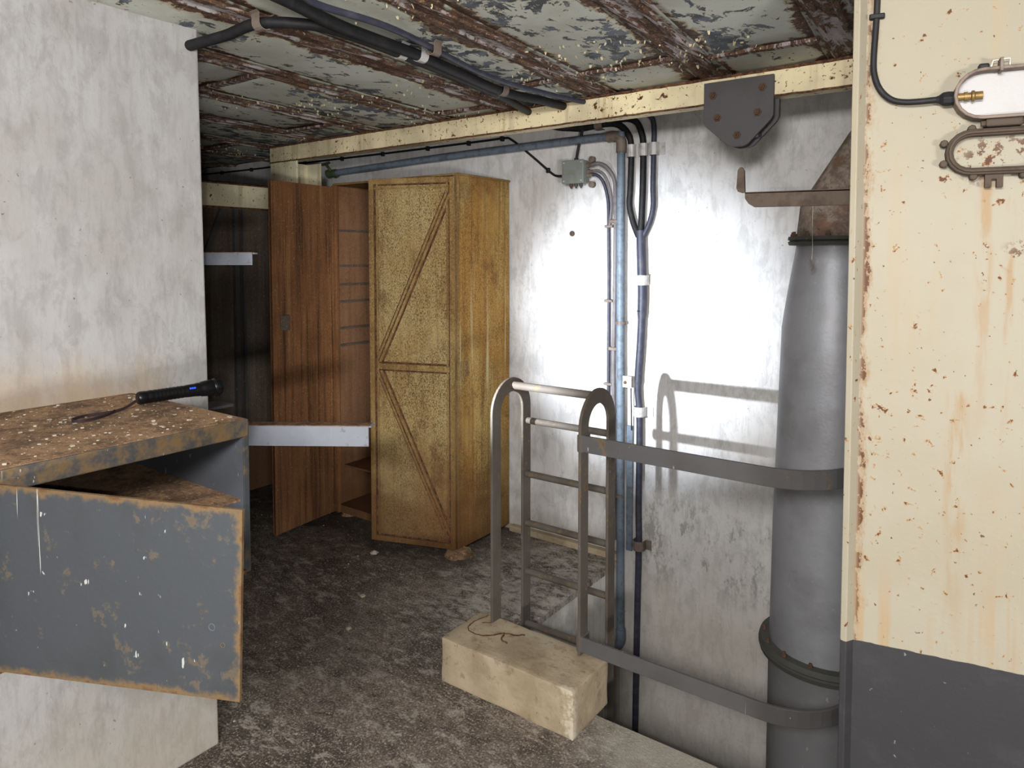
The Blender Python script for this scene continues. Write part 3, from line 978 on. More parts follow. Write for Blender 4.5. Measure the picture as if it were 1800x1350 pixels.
    # mesh was written relative to the duct's base
for o in [c for c in fl.children]:
    o.data = BM.data
me = BM.data
for v in me.vertices:   # bring the bolt mesh back round its own origin
    v.co = v.co + Vector((DX, DY, -2.3))
for k, o in enumerate(fl.children):
    a = 2 * math.pi * k / 14 + 0.2
    o.location = (0.224 * math.cos(a), 0.224 * math.sin(a), 2.3 + 0.142)
fl2 = MB().lathe((DX, DY, 0), (0, 0, 1), [(1.640, 0.158), (1.652, 0.162), (1.656, 0.154), (1.660, 0.162), (1.672, 0.16)], 40).build('flange', 'flange', t, smooth=True)
for k in range(12):
    a = 2 * math.pi * k / 12 + 0.05
    o = BM.copy()
    col.objects.link(o)
    o.parent = fl2
    o.location = (0.147 * math.cos(a), 0.147 * math.sin(a), 2.3 + 1.672)
MB().lathe((DX, DY, 0), (0, 0, 1), [(1.672, 0.132), (1.79, 0.122), (2.10, 0.080), (2.16, 0.076), (2.325, 0.076)], 32,
           shift=lambda t_: (max(0.0, min(1.0, (t_ - 1.79) / 0.31)) * 0.15 + max(0, t_ - 1.672) * 0.02, 0, 0)).build('rusty_cone', 'old_iron', t, smooth=True)

# ------------------------------------------------------------------ hook arm on the bulkhead frame
t = thing('hook_arm', 'dark rusty iron arm with upturned hook reaching from the bulkhead over the duct', 'hook', (-0.36, 1.95, 1.75))
HF = lambda a, b, z: (a, 1.95 + b, z)
MB().prism([(-0.33, 1.728), (-0.60, 1.732), (-0.616, 1.742), (-0.626, 1.756), (-0.627, 1.773), (-0.33, 1.768)], 0.0, 0.008, HF).build('arm', 'lamp_iron', t, bevel=0.001)
MB().prism([(-0.33, 1.764), (-0.627, 1.770), (-0.627, 1.774), (-0.33, 1.769)], 0.0, 0.05, HF).build('top_lip', 'lamp_iron', t)
MB().prism([(-0.649, 1.786), (-0.645, 1.776), (-0.634, 1.772), (-0.6255, 1.773), (-0.628, 1.832), (-0.634, 1.842), (-0.640, 1.842), (-0.646, 1.834)], -0.004, 0.006, HF).build('hook', 'lamp_iron', t, bevel=0.001)
MB().box(-0.34, -0.325, 1.885, 2.0, 1.70, 1.80).build('mounting_plate', 'lamp_iron', t, bevel=0.002)

# ------------------------------------------------------------------ hoist plate bolted to the beam
t = thing('hoist_plate', 'dark grey pointed steel plate with rusty bolts hanging from the cream beam', 'plate', (-0.925, 2.78, 2.03))
outl = [(-1.063, 2.288), (-1.063, 2.135), (-1.056, 2.118), (-0.965, 2.034), (-0.942, 2.027), (-0.905, 2.027), (-0.885, 2.034), (-0.80, 2.118), (-0.79, 2.135), (-0.79, 2.288)]
fr_ = lambda off: (lambda a, b, z: (a, 2.780 + off + b, z))
MB().prism(outl, 0.0, 0.014, fr_(0.0)).build('front_plate', 'plate', t, bevel=0.002)
MB().prism([(a + 0.004, z) for a, z in outl], 0.0, 0.014, fr_(0.06)).build('rear_plate', 'plate', t, bevel=0.002)
mb = MB()
mb.box(-1.0, -0.85, 2.794, 2.84, 2.06, 2.19)
mb.build('spacer', 'plate', t)
for a, z in ((-1.025, 2.235), (-0.832, 2.243), (-1.006, 2.147), (-0.850, 2.150), (-0.927, 2.071)):
    b_ = MB().lathe((a, 2.780, z), (0, -1, 0), [(0, 0.017), (0.004, 0.016), (0.0041, 0.011), (0.012, 0.0105), (0.0121, 0.006), (0.018, 0.005)], 6).build('bolt', 'bolt', t, bevel=0.001)

# ------------------------------------------------------------------ wall cabinet on the left
BX0, BX1, BY0, BY1, BZ0, BZ1 = -2.128, -1.56, 0.47, 1.022, 0.815, 1.198
t = thing('wall_cabinet', 'slate grey steel wall cabinet with dusty top and door hanging open', 'cabinet', (-1.85, 0.75, BZ0))
TH = 0.012
MB().box(BX0, BX1 + 0.002, BY0, BY1 + 0.01, BZ1 - 0.008, BZ1).build('top_panel', 'dirt', t, bevel=0.004)
tag(MB().box(BX1 - 0.004, BX1 + 0.006, BY0, BY1 + 0.012, BZ1 - 0.045, BZ1 - 0.001).build('top_edge', 'box_grey', t, bevel=0.003, uvf=lambda p: (0.009, 0.009)), 'scuffed front edge flaking to rust')
MB().box(BX0, BX1, BY1 - 0.004, BY1 + 0.008, BZ0, BZ1 - 0.008).build('side_panel', 'box_in', t)
MB().box(BX0, BX1, BY0, BY0 + 0.012, BZ0, BZ1 - 0.008).build('side_panel', 'box_in', t)
MB().box(BX0, BX0 + 0.008, BY0 + 0.012, BY1 - 0.004, BZ0, BZ1 - 0.008).build('back_panel', 'box_in', t)
tag(MB().box(BX0, BX1 + 0.006, BY0, BY1, BZ0 - 0.006, BZ0 + 0.004).build('bottom_panel', 'rust', t), 'rusty underside')
tag(MB().box(BX0 + 0.008, BX1 - 0.01, BY0 + 0.012, BY1 - 0.004, 0.985, 0.996).build('shelf', 'dirt', t), 'shelf under brown dust')
MB().box(BX1 - 0.012, BX1 - 0.008, BY0 + 0.012, BY1 - 0.004, 0.95, 0.99).build('shelf_lip', 'box_in', t)
MB().box(BX1 - 0.022, BX1 + 0.004, BY1 - 0.002, BY1 + 0.014, BZ0 - 0.004, BZ1 - 0.006).build('front_post', 'box_grey', t, bevel=0.002, uvf=lambda p: (0.016, 0.016))
CF = frame(-1.548, 0.500, math.atan2(0.699 - 0.505, -1.075 + 1.56))
d0, d1, e0, e1 = -0.02, 0.523, 0.818, 1.172
dz = lambda a: 0.0
poly = [(d0, e0 - 0.004), (d1 - 0.012, 0.836), (d1, 1.1715), (d0, 1.174)]
mb = MB()
nx, nz = 12, 8
vs_, fs = [], []
for b in (-0.003, 0.003):
    for j in range(nz + 1):
        for i in range(nx + 1):
            u, v = i / nx, j / nz
            lo_ = poly[0][1] + (poly[1][1] - poly[0][1]) * u
            hi_ = poly[3][1] + (poly[2][1] - poly[3][1]) * u
            xr = poly[1][0] + (poly[2][0] - poly[1][0]) * v
            vs_.append(CF(d0 + (xr - d0) * u, b, lo_ + (hi_ - lo_) * v))
K = (nx + 1) * (nz + 1)
for j in range(nz):
    for i in range(nx):
        k = j * (nx + 1) + i
        fs += [(k, k + 1, k + nx + 2, k + nx + 1), (K + k, K + k + nx + 1, K + k + nx + 2, K + k + 1)]
for i in range(nx):
    fs += [(i, K + i, K + i + 1, i + 1)]
    k = nz * (nx + 1) + i
    fs += [(k, k + 1, K + k + 1, K + k)]
for j in range(nz):
    k = j * (nx + 1)
    fs += [(k, k + nx + 1, K + k + nx + 1, K + k)]
    k += nx
    fs += [(k, K + k, K + k + nx + 1, k + nx + 1)]


def door_uv(p):
    q = Vector((p.x + 1.548, p.y - 0.500))
    a = q.length
    lo_ = poly[0][1] + (poly[1][1] - poly[0][1]) * (a - d0) / (d1 - d0)
    return (max(0, d1 - 0.006 - a), max(0, min(p.z - lo_, 1.173 - p.z)))


door = tag(MB().add(vs_, fs).build('door', 'box_grey', t, uvf=door_uv), 'scratched grey door swung out on its hinge')
cz = lambda a, b: Vector(CF(a, b, 0))
nrm = Vector((math.sin(math.atan2(0.194, 0.485)), -math.cos(math.atan2(0.194, 0.485)), 0))
for a, z, r in ((0.459, 0.961, 0.0055), (0.439, 0.985, 0.003), (0.480, 0.932, 0.004)):
    p = Vector(CF(a, -0.0025, z))
    MB().lathe(p, nrm, [(-0.0005, r * 1.3), (0.0012, r * 1.2), (0.0013, r), (0.0002, r * 0.9)], 14).build('hole_rim', 'box_in' if r > 0.005 else 'bolt', door)
for z in (0.90, 1.10):
    MB().tube([CF(-0.012, 0.002, z - 0.03), CF(-0.012, 0.002, z + 0.03)], 0.008, 8).build('hinge', 'box_in', door)

# debris on the cabinet top: loose plaster and paint crumbs
mb = MB()
for k in range(380):
    x, y = random.uniform(BX0 + 0.01, BX1), random.uniform(BY0, BY1)
    s_ = random.choice((0.001, 0.0012, 0.0014, 0.0018, 0.0035)) * random.uniform(0.7, 1.4)
    a = random.uniform(0, 3.1)
    f2 = frame(x, y, a)
    h_ = s_ * random.uniform(0.3, 0.8)
    mb.prism([(-s_, -s_ * .6), (s_ * .7, -s_), (s_, s_ * .6), (-s_ * .3, s_)], BZ1, BZ1 + h_, lambda p, b, q: f2(p, q, b))
tag(mb.build('plaster_crumbs', 'chip', loc=(-1.85, 0.75, BZ1)), 'pale paint and plaster crumbs strewn over the cabinet top', 'debris', kind='stuff')

# ------------------------------------------------------------------ torch
ax = (SPOT_AT - TORCH_HEAD).normalized()
TL = 0.222
tail = TORCH_HEAD - ax * TL
t = thing('torch', 'black metal torch with blue charge light lying lit on the cabinet top', 'torch', tuple(TORCH_HEAD - ax * 0.12 - Vector((0, 0, 0.02))))
rings = [(0, 0.0155), (0.004, 0.0175), (0.020, 0.0175), (0.022, 0.016)]
MB().lathe(tail, ax, rings, 24).build('tail_cap', 'black', t, smooth=True)
prof = [(0.022, 0.0165), (0.03, 0.0175)]
for k in range(9):
    prof += [(0.034 + k * 0.010, 0.0175), (0.037 + k * 0.010, 0.0166), (0.041 + k * 0.010, 0.0166)]
prof += [(0.128, 0.0175), (0.150, 0.0180)]
MB().lathe(tail, ax, prof, 24).build('barrel', 'black', t, smooth=True)
hd = MB().lathe(tail, ax, [(0.150, 0.018), (0.158, 0.0195), (0.162, 0.0185), (0.168, 0.021), (0.195, 0.0235), (0.200, 0.022), (0.204, 0.0245), (0.218, 0.0245), (0.222, 0.023), (0.2225, 0.020), (0.214, 0.012)], 28).build('head', 'black', t, smooth=True)
for k in range(12):   # crenellated bezel
    a = 2 * math.pi * k / 12
    nx_ = ax.cross(Vector((0, 0, 1))).normalized(); ny_ = ax.cross(nx_)
    c = tail + ax * 0.211 + (nx_ * math.cos(a) + ny_ * math.sin(a)) * 0.0245
    MB().tube([c - ax * 0.005, c + ax * 0.005], 0.0026, 6).build('bezel_rib', 'black', hd)
rv = Vector((math.cos(YAW), math.sin(YAW), 0))
side = Vector((0.55, -0.75, 0.36))
side = (side - ax * side.dot(ax)).normalized()
g = MB()
tg = ax.cross(side).normalized()
c0 = tail + ax * 0.138 + side * 0.0172
g.flat([c0 - ax * 0.009, c0 + ax * 0.009], tg, 0.008, 0.0022)
MB().flat([c0 - ax * 0.012 - side * 0.0006, c0 + ax * 0.012 - side * 0.0006], tg, 0.013, 0.0022).build('switch_plate', 'black', t)
for k in (-1, 0, 1):
    MB().flat([c0 + ax * (k * 0.006 - 0.0022) + side * 0.0006, c0 + ax * (k * 0.006 + 0.0022) + side * 0.0006], tg, 0.0045, 0.002).build('charge_light', 'glow', t)
zt_ = BZ1 + 0.004
loop = [tail + Vector((0, 0, -0.004)), (-1.895, 0.90, zt_ + 0.003), (-1.885, 0.865, zt_), (-1.888, 0.83, zt_), (-1.892, 0.80, zt_), (-1.875, 0.765, zt_), (-1.850, 0.758, zt_), (-1.838, 0.775, zt_), (-1.845, 0.81, zt_), (-1.870, 0.85, zt_), (-1.884, 0.868, zt_ + 0.002)]
MB().flat(smooth_path(loop, 6), (0, 0, 1), 0.007, 0.0022).build('wrist_strap', 'strap', t)
torch_light.parent = t
torch_light.location = torch_light.location - t.location

# ------------------------------------------------------------------ folding arms behind the column
def fold_arm(name, label, end, dirn, ln, h_, deep, mat):
    e = Vector(end)
    dv = Vector(dirn).normalized()
    ang = math.atan2(dv.y, dv.x)
    st = e - Vector((dv.x, dv.y, 0)) * ln
    fr = frame(st.x, st.y, ang)
    th = thing(name, label, 'bracket', (st.x, st.y, e.z - h_))
    MB().box(0, ln, 0, 0.006, e.z - h_, e.z, fr).build('web', mat, th, bevel=0.001)
    MB().box(0, ln + 0.01, 0.006, deep, e.z - 0.006, e.z, fr).build('top_flange', mat, th, bevel=0.001)
    MB().box(0, ln, 0.002, deep - 0.002, e.z, e.z + 0.003, fr).build('dust', 'dirt', th)
    MB().box(-0.02, 0.03, -0.03, 0.06, e.z - h_ - 0.05, e.z + 0.05, fr).build('hinge_plate', mat, th, bevel=0.002)
    return th


RV = (0.8105, 0.5857, 0)
fold_arm('folding_arm', 'long blue-grey steel arm jutting out in front of the wardrobe door', (-2.135, 1.965, 0.912), (0.83, 0.56, 0), 1.2, 0.082, 0.06, 'arm')
fold_arm('folding_arm', 'short blue-grey steel arm jutting out high beside the whitewashed column', (-2.648, 1.792, 1.614), RV, 0.86, 0.052, 0.04, 'arm')
o = tag(MB().box(-2.33, -2.235, 1.274, 1.43, 1.074, 1.084).build('bracket_plate', 'grey_iron', loc=(-2.28, 1.30, 1.07), bevel=0.002),
        'small grey steel ledge behind the wall cabinet', 'bracket')

# ------------------------------------------------------------------ pipes and cables on the back wall
def cable(name, label, cat, pts, r, mat, n=8, seg=10, sm=True):
    th = thing(name, label, cat, tuple(Vector(pts[0])))
    pth = smooth_path(pts, n) if sm else [Vector(p) for p in pts]
    MB().tube(pth, r, seg).build('sheath' if cat == 'cable' else 'tube', mat, th, smooth=True)
    return th


def saddle(parent, x, z, wd, hgt, r, mat, y=None, horizontal=False, tail=0.0):
    """strap over a run on the back wall plus its screwed tab"""
    yb = WY if y is None else y
    mb = MB()
    if not horizontal:
        arc = [(x - r - 0.004, yb), (x - r - 0.003, yb - r)] + [(x - (r + 0.003) * math.cos(math.pi * k / 8), yb - r - (r + 0.003) * math.sin(math.pi * k / 8)) for k in range(1, 8)] + [(x + r + 0.003, yb - r), (x + r + 0.003, yb - 0.003), (x + r + 0.003 + tail, yb - 0.003)]
        mb.flat([(a, b, z) for a, b in arc], (0, 0, 1), hgt, 0.003)
    else:
        arc = [(z - r - 0.004, yb), (z - r - 0.003, yb - r)] + [(z - (r + 0.003) * math.cos(math.pi * k / 8), yb - r - (r + 0.003) * math.sin(math.pi * k / 8)) for k in range(1, 8)] + [(z + r + 0.003, yb - r), (z + r + 0.003, yb)]
        mb.flat([(x, b, a) for a, b in arc], (1, 0, 0), hgt, 0.003)
    return mb.build('clamp', mat, parent)


pr = 0.021
yp = WY - pr - 0.012
t = cable('water_pipe', 'blue-grey steel pipe running along the wall top and down past the ladder', 'pipe',
          [(-3.90, yp, 2.175), (-3.0, yp, 2.20), (-2.2, yp, 2.213), (-1.75, yp, 2.217), (-1.715, yp, 2.212), (-1.700, yp, 2.195), (-1.697, yp, 2.16), (-1.694, yp, 1.3), (-1.690, yp, 0.85), (-1.684, yp, 0.0), (-1.680, yp, -0.42)], pr, 'blue_pipe', 6, 14)
MB().tube(smooth_path([(-1.775, yp, 2.215), (-1.730, yp, 2.216), (-1.706, yp, 2.203), (-1.696, yp, 2.18), (-1.696, yp, 2.13)], 6), pr + 0.006, 14).build('elbow', 'clamp_dull', t, smooth=True)
MB().tube(smooth_path([(-1.680, yp, -0.36), (-1.680, yp, -0.42), (-1.70, yp, -0.455), (-1.74, yp, -0.462)], 6), pr + 0.005, 14).build('elbow', 'blue_pipe', t, smooth=True)
for z in (1.255, 0.35):
    MB().tube([(-1.693, yp, z - 0.008), (-1.693, yp, z + 0.008)], pr + 0.006, 14).build('collar', 'clamp_dull', t)
v_ = thing('stop_valve', 'small green stop valve at the end of the blue-grey pipe', 'valve', (-3.93, yp, 2.17))
MB().lathe((-3.875, yp, 2.172), (-1, 0, 0), [(0, 0.026), (0.02, 0.03), (0.05, 0.024), (0.09, 0.03), (0.1, 0.02)], 12).build('body', 'green', v_, smooth=True)
MB().tube([(-3.92, yp, 2.17), (-3.965, yp - 0.02, 2.235)], 0.010, 8).build('stem', 'green', v_)
MB().flat([(-4.00, yp - 0.03, 2.232), (-3.93, yp - 0.02, 2.246)], (0, 1, 0), 0.014, 0.01).build('handle', 'green', v_)

# steel strip and pull wire beside the pipe
t = thing('conduit_strip', 'narrow blue-grey channel strip with screwed bracket beside the pipe', 'conduit', (-1.645, WY, 0.06))
MB().box(-1.662, -1.628, WY - 0.016, WY - 0.002, 0.06, 0.72).build('channel', 'blue_pipe', t, bevel=0.002)
MB().box(-1.668, -1.618, WY - 0.055, WY - 0.05, 0.925, 0.985).build('bracket', 'clamp', t, bevel=0.002)
MB().box(-1.650, -1.644, WY - 0.05, WY, 0.945, 0.96).build('bracket_stem', 'clamp_dull', t)
MB().lathe((-1.652, WY - 0.055, 0.952), (0, -1, 0), [(0, 0.009), (0.006, 0.009), (0.007, 0.004)], 8).build('screw', 'bolt', t)
MB().tube([(-1.632, WY - 0.03, 0.925), (-1.632, WY - 0.02, 0.70)], 0.003, 6).build('wire', 'rubber', t)

# junction box
JX0, JX1, JZ0, JZ1 = -2.018, -1.888, 1.985, 2.105
JD = 0.075
t = thing('junction_box', 'grey enamel junction box on the spotlit wall beneath the beam', 'junction box', (-1.953, WY, JZ0))
MB().box(JX0, JX1, WY - JD, WY - 0.02, JZ0, JZ1).build('body', 'jbox', t, bevel=0.008)
MB().box(JX0 - 0.002, JX1 + 0.002, WY - JD - 0.014, WY - JD, JZ0 - 0.002, JZ1 + 0.002).build('lid', 'jbox', t, bevel=0.006)
for x, z in ((JX0 + 0.012, JZ0 + 0.012), (JX1 - 0.012, JZ0 + 0.012), (JX0 + 0.012, JZ1 - 0.012), (JX1 - 0.012, JZ1 - 0.012)):
    MB().lathe((x, WY - JD - 0.014, z), (0, -1, 0), [(0, 0.005), (0.003, 0.004)], 8).build('screw', 'clamp', t)
for x, z in ((JX1 + 0.012, JZ1 + 0.006), (JX1 + 0.012, JZ0 - 0.006)):
    MB().lathe((x, WY, z), (0, -1, 0), [(0, 0.017), (0.025, 0.017), (0.026, 0.01)], 12).build('mounting_lug', 'clamp_dull', t)
for z, r in ((2.078, 0.014), (2.045, 0.012), (2.025, 0.012)):
    MB().lathe((JX1, WY - 0.045, z), (1, 0, 0), [(0, r), (0.018, r), (0.019, r * .7), (0.034, r * .7)], 8).build('gland', 'clamp_dull', t)
for x in (-1.985, -1.955, -1.925):
    MB().lathe((x, WY - 0.045, JZ0), (0, 0, -1), [(0, 0.011), (0.014, 0.011), (0.015, 0.007), (0.024, 0.006)], 8).build('gland', 'flange' if x > -1.96 else 'bolt', t)
MB().lathe((-1.955, WY - 0.045, JZ1), (0, 0, 1), [(0, 0.013), (0.015, 0.011)], 8).build('gland', 'rubber', t)

yc = WY - 0.012
t = cable('thin_cable', 'thin black cable clipped along the wall top and dipping to the junction box', 'cable',
          [(-5.95, yc, 2.285), (-5.57, yc, 2.278), (-4.9, yc, 2.272), (-4.37, yc, 2.274), (-3.4, yc, 2.272), (-2.62, yc, 2.276), (-2.46, yc, 2.278), (-2.40, yc, 2.262), (-2.25, yc, 2.15), (-2.13, yc, 2.055), (-2.08, yc - 0.01, 2.036), (-2.02, yc - 0.03, 2.036)], 0.0065, 'rubber')
for x, z in ((-5.3, 2.276), (-4.9, 2.272), (-4.25, 2.274), (-3.85, 2.273), (-3.45, 2.272), (-3.05, 2.273), (-2.72, 2.275), (-2.47, 2.278), (-2.155, 2.075)):
    MB().box(x - 0.009, x + 0.009, WY - 0.022, WY, z - 0.016, z + 0.012).build('clip', 'rubber', t, bevel=0.003)
cable('drop_cable', 'short dark cable dropping from the beam into the top of the junction box', 'cable',
      [(-1.925, WY - 0.03, 2.32), (-1.93, WY - 0.03, 2.25), (-1.945, WY - 0.035, 2.19), (-1.955, WY - 0.045, 2.115)], 0.0075, 'rubber')
t = cable('grey_cable', 'thick grey cable curving from the junction box down beside the blue pipe', 'cable',
          [(-1.86, WY - 0.045, 2.078), (-1.82, WY - 0.04, 2.082), (-1.78, WY - 0.03, 2.06), (-1.748, yc, 2.0), (-1.738, yc, 1.9), (-1.737, yc, 1.6), (-1.740, yc, 1.3), (-1.744, yc, 1.0), (-1.735, yc, 0.6), (-1.728, yc, 0.1)], 0.011, 'grey_cable')
for z in (1.78, 1.115):
    MB().box(-1.768, -1.712, WY - 0.028, WY, z - 0.009, z + 0.009).build('clip', 'clamp_dull', t, bevel=0.004)
t = cable('twin_cable', 'slim blue-grey cable dropping from the lower gland of the junction box', 'cable',
          [(-1.86, WY - 0.045, 2.025), (-1.83, WY - 0.04, 2.022), (-1.80, WY - 0.03, 1.985), (-1.783, yc, 1.9), (-1.777, yc, 1.78), (-1.773, yc, 1.4), (-1.772, yc, 0.9), (-1.772, yc, 0.25)], 0.0085, 'blue_cable')
for z in (1.755, 1.365, 0.925):
    MB().box(-1.797, -1.749, WY - 0.024, WY, z - 0.007, z + 0.007).build('clip', 'clamp_dull', t, bevel=0.004)
t = cable('twin_cable', 'slim grey cable looping close outside the blue-grey one below the junction box', 'cable',
          [(-1.86, WY - 0.045, 2.045), (-1.82, WY - 0.04, 2.045), (-1.785, WY - 0.03, 2.01), (-1.767, yc, 1.93), (-1.762, yc, 1.85), (-1.768, yc - 0.006, 1.76)], 0.0065, 'grey_cable')

# three armoured cables, across the ceiling sheets, over the beam, down the wall into one thick cable
yk = WY - 0.022
YM = WY - 0.028
merge = (-1.585, YM, 1.70)
# heavy cable coming out of the column wall
P1 = [(-2.16, 1.24, 2.258), (-2.10, 1.262, 2.268), (-2.005, 1.285, 2.278), (-1.863, 1.287, 2.285), (-1.764, 1.353, 2.285), (-1.716, 1.46, 2.283), (-1.725, 1.736, 2.28), (-1.80, 2.298, 2.278), (-1.885, 2.638, 2.283), (-1.98, 2.95, 2.288), (-2.05, 3.2, 2.29), (-2.05, 3.27, 2.288), (-2.0, 3.30, 2.284), (-1.93, yk, 2.278), (-1.80, yk, 2.286), (-1.72, yk, 2.275), (-1.665, yk, 2.225), (-1.645, yk, 2.15), (-1.648, yk, 1.95), (-1.652, yk, 1.86), (-1.630, yk, 1.77), (-1.598, YM, 1.70)]
t1 = thing('armoured_cable', 'heavy black cable bending out of the whitewashed column across the ceiling and down the wall', 'cable', P1[0])
pth = smooth_path(P1, 8)
MB().tube(pth, [0.017 if p.z > 2.2 else 0.0155 for p in pth], 12).build('sheath', 'rubber', t1, smooth=True)
P2 = [(-1.60, 1.10, 2.284), (-1.622, 1.228, 2.283), (-1.672, 1.453, 2.282), (-1.693, 1.816, 2.28), (-1.775, 2.365, 2.28), (-1.750, 2.664, 2.286), (-1.74, 2.95, 2.29), (-1.73, 3.2, 2.29), (-1.70, 3.28, 2.295), (-1.66, yk, 2.298), (-1.615, yk, 2.275), (-1.588, yk, 2.22), (-1.578, yk, 2.15), (-1.579, yk, 1.95), (-1.584, yk, 1.80), (-1.586, YM, 1.70)]
t2 = thing('armoured_cable', 'heavy black corrugated cable running straight back across the ceiling to the wall clamps', 'cable', P2[0])
pth = smooth_path(P2, 8)
MB().tube(pth, [0.019 if p.y < 2.9 else 0.0165 for p in pth], 12).build('sheath', 'rubber', t2, smooth=True)
P3 = [(-1.50, 0.55, 2.296), (-1.56, 1.15, 2.292), (-1.597, 1.301, 2.29), (-1.583, 1.591, 2.29), (-1.695, 2.201, 2.29), (-1.662, 2.659, 2.292), (-1.60, 2.95, 2.294), (-1.535, 3.2, 2.294), (-1.523, 3.285, 2.285), (-1.521, yk, 2.24), (-1.521, yk, 2.15), (-1.524, yk, 1.95), (-1.522, yk, 1.85), (-1.54, yk, 1.77), (-1.572, YM, 1.70)]
t3 = thing('armoured_cable', 'slimmer grey-blue cable right of the two heavy ones on ceiling and wall', 'cable', P3[0])
pth = smooth_path(P3, 8)
MB().tube(pth, [0.0105 if p.y < 2.9 else 0.013 for p in pth], 12).build('sheath', 'blue_cable', t3, smooth=True)
for tt, x in ((t1, -1.647), (t2, -1.578), (t3, -1.521)):
    saddle(tt, x, 2.135, 0.04, 0.062, 0.019, 'clamp', tail=0.03)
saddle(t1, -1.83, 2.284, 0.0, 0.045, 0.019, 'clamp_dull', horizontal=True)


def ceiling_clamp(parent, x, y, r, mat='clamp_dull', wid=0.035, ang=0.0):
    mb = MB()
    pts = [(-r - 0.012, CZ - 0.012), (-r - 0.003, CZ - 0.016)] + [(-(r + 0.003) * math.cos(math.pi * k / 8), CZ - 0.042 - (r + 0.002) * math.sin(math.pi * k / 8)) for k in range(9)] + [(r + 0.003, CZ - 0.016), (r + 0.012, CZ - 0.012)]
    c, s_ = math.cos(ang), math.sin(ang)
    mb.flat([(x + a * c, y + a * s_, z) for a, z in pts], (-s_, c, 0), wid, 0.003)
    mb.build('clamp', mat, parent)


ceiling_clamp(t1, -1.842, 1.292, 0.018, ang=math.pi / 2)
ceiling_clamp(t1, -1.728, 1.75, 0.018, 'clamp')
ceiling_clamp(t2, -1.693, 1.81, 0.020, 'clamp')
ceiling_clamp(t1, -1.826, 2.40, 0.018)
ceiling_clamp(t2, -1.774, 2.385, 0.020)
ceiling_clamp(t3, -1.62, 1.80, 0.012)

t = thing('trunk_cable', 'thick blue-black cable joining three cables and snaking down behind the rail into the hatch', 'cable', (-1.59, WY, -0.9))
pts = [(-1.585, YM, 1.73), (-1.584, YM, 1.66), (-1.578, YM, 1.5), (-1.574, YM, 1.40), (-1.580, YM, 1.2), (-1.592, YM, 1.0), (-1.594, YM, 0.9), (-1.585, YM, 0.80), (-1.583, YM, 0.6), (-1.585, YM, 0.3), (-1.582, YM, 0.11), (-1.588, YM, -0.3), (-1.594, YM, -0.9), (-1.60, YM, -1.6), (-1.60, YM, -2.29)]
pth = smooth_path(pts, 8)
MB().tube(pth, [0.023 if p.z > 1.3 else (0.019 if p.z > 0.95 else 0.0165) for p in pth], 14).build('sheath', 'blue_cable', t, smooth=True)
for z, x, mt, tl in ((1.478, -1.575, 'clamp', 0.036), (0.805, -1.585, 'clamp', 0.036), (0.11, -1.582, 'clamp_dull', 0.03)):
    saddle(t, x, z, 0.04, 0.05, 0.026, mt, tail=tl)
MB().tube([(-1.577, YM, 1.325), (-1.577, YM, 1.318)], 0.0235, 12).build('band', 'rubber', t)

o = MB().lathe((-2.005, WY, 1.722), (0, -1, 0), [(0, 0.016), (0.006, 0.015), (0.0061, 0.008), (0.001, 0.006)], 10).build('wall_plug', 'lamp_iron', loc=(-2.005, WY, 1.722))
tag(o, 'small rusty wall plug left of the cables below the junction box', 'wall plug')

# ------------------------------------------------------------------ oval lamp on the bulkhead
LC, LZ, LW, LH = 0.268, 1.945, 0.195, 0.108
t = thing('bulkhead_lamp', 'oval bulkhead lamp on the cream panel, cover open, brass socket empty', 'lamp', PF(LC, 0, LZ))
FR = lambda a, b, z: PF(a, b, z)
MB().ring_prism(stadium(LC, LZ, LW, LH), stadium(LC, LZ, LW - 0.014, LH - 0.014), -0.045, 0.0, FR).build('rim', 'lamp_rim', t, bevel=0.002)
MB().prism(stadium(LC, LZ, LW - 0.012, LH - 0.012), -0.012, -0.002, FR).build('reflector', 'enamel', t)
P = lambda a, b, z: Vector(PF(a, b, z))
axp = (P(1, 0, 0) - P(0, 0, 0)).normalized()
MB().lathe(P(LC - LW / 2 + 0.004, -0.03, LZ - 0.002), axp, [(0, 0.008), (0.016, 0.008), (0.0161, 0.010), (0.022, 0.010), (0.0221, 0.008), (0.028, 0.008), (0.030, 0.012), (0.034, 0.012), (0.036, 0.009), (0.05, 0.009), (0.0501, 0.006)], 16).build('lamp_socket', 'brass', t, smooth=True)
MB().lathe(P(LC - LW / 2 + 0.002, -0.022, LZ - 0.002), -axp, [(0, 0.015), (0.010, 0.016), (0.020, 0.015), (0.028, 0.009), (0.034, 0.007)], 8).build('cable_gland', 'rubber', t, bevel=0.001)
# catches on top and the hinge beneath
MB().box(LC - 0.052, LC - 0.032, -0.03, -0.006, LZ + LH / 2 - 0.004, LZ + LH / 2 + 0.012, FR).build('stud', 'rubber', t, bevel=0.004)
mb = MB()
mb.flat([PF(LC - 0.030, -0.022, LZ + LH / 2), PF(LC - 0.026, -0.022, LZ + LH / 2 + 0.016), PF(LC + 0.004, -0.022, LZ + LH / 2 + 0.018), PF(LC + 0.004, -0.022, LZ + LH / 2)], tuple(P(0, 1, 0) - P(0, 0, 0)), 0.006, 0.003)
mb.build('clip', 'clamp', t)
MB().box(LC - 0.017, LC - 0.011, -0.052, -0.02, LZ + LH / 2 - 0.012, LZ + LH / 2 + 0.016, FR).build('catch', 'lamp_rim', t, bevel=0.001)
hz = LZ - LH / 2 - 0.009
MB().box(LC - 0.038, LC + 0.028, -0.045, -0.003, hz - 0.008, hz + 0.008, FR).build('hinge', 'lamp_iron', t, bevel=0.004)
MB().tube([PF(LC - 0.046, -0.035, hz), PF(LC + 0.036, -0.035, hz)], 0.006, 8).build('hinge_pin', 'lamp_iron', t)
GC, GZ, GW, GH = 0.258, 1.824, 0.198, 0.098
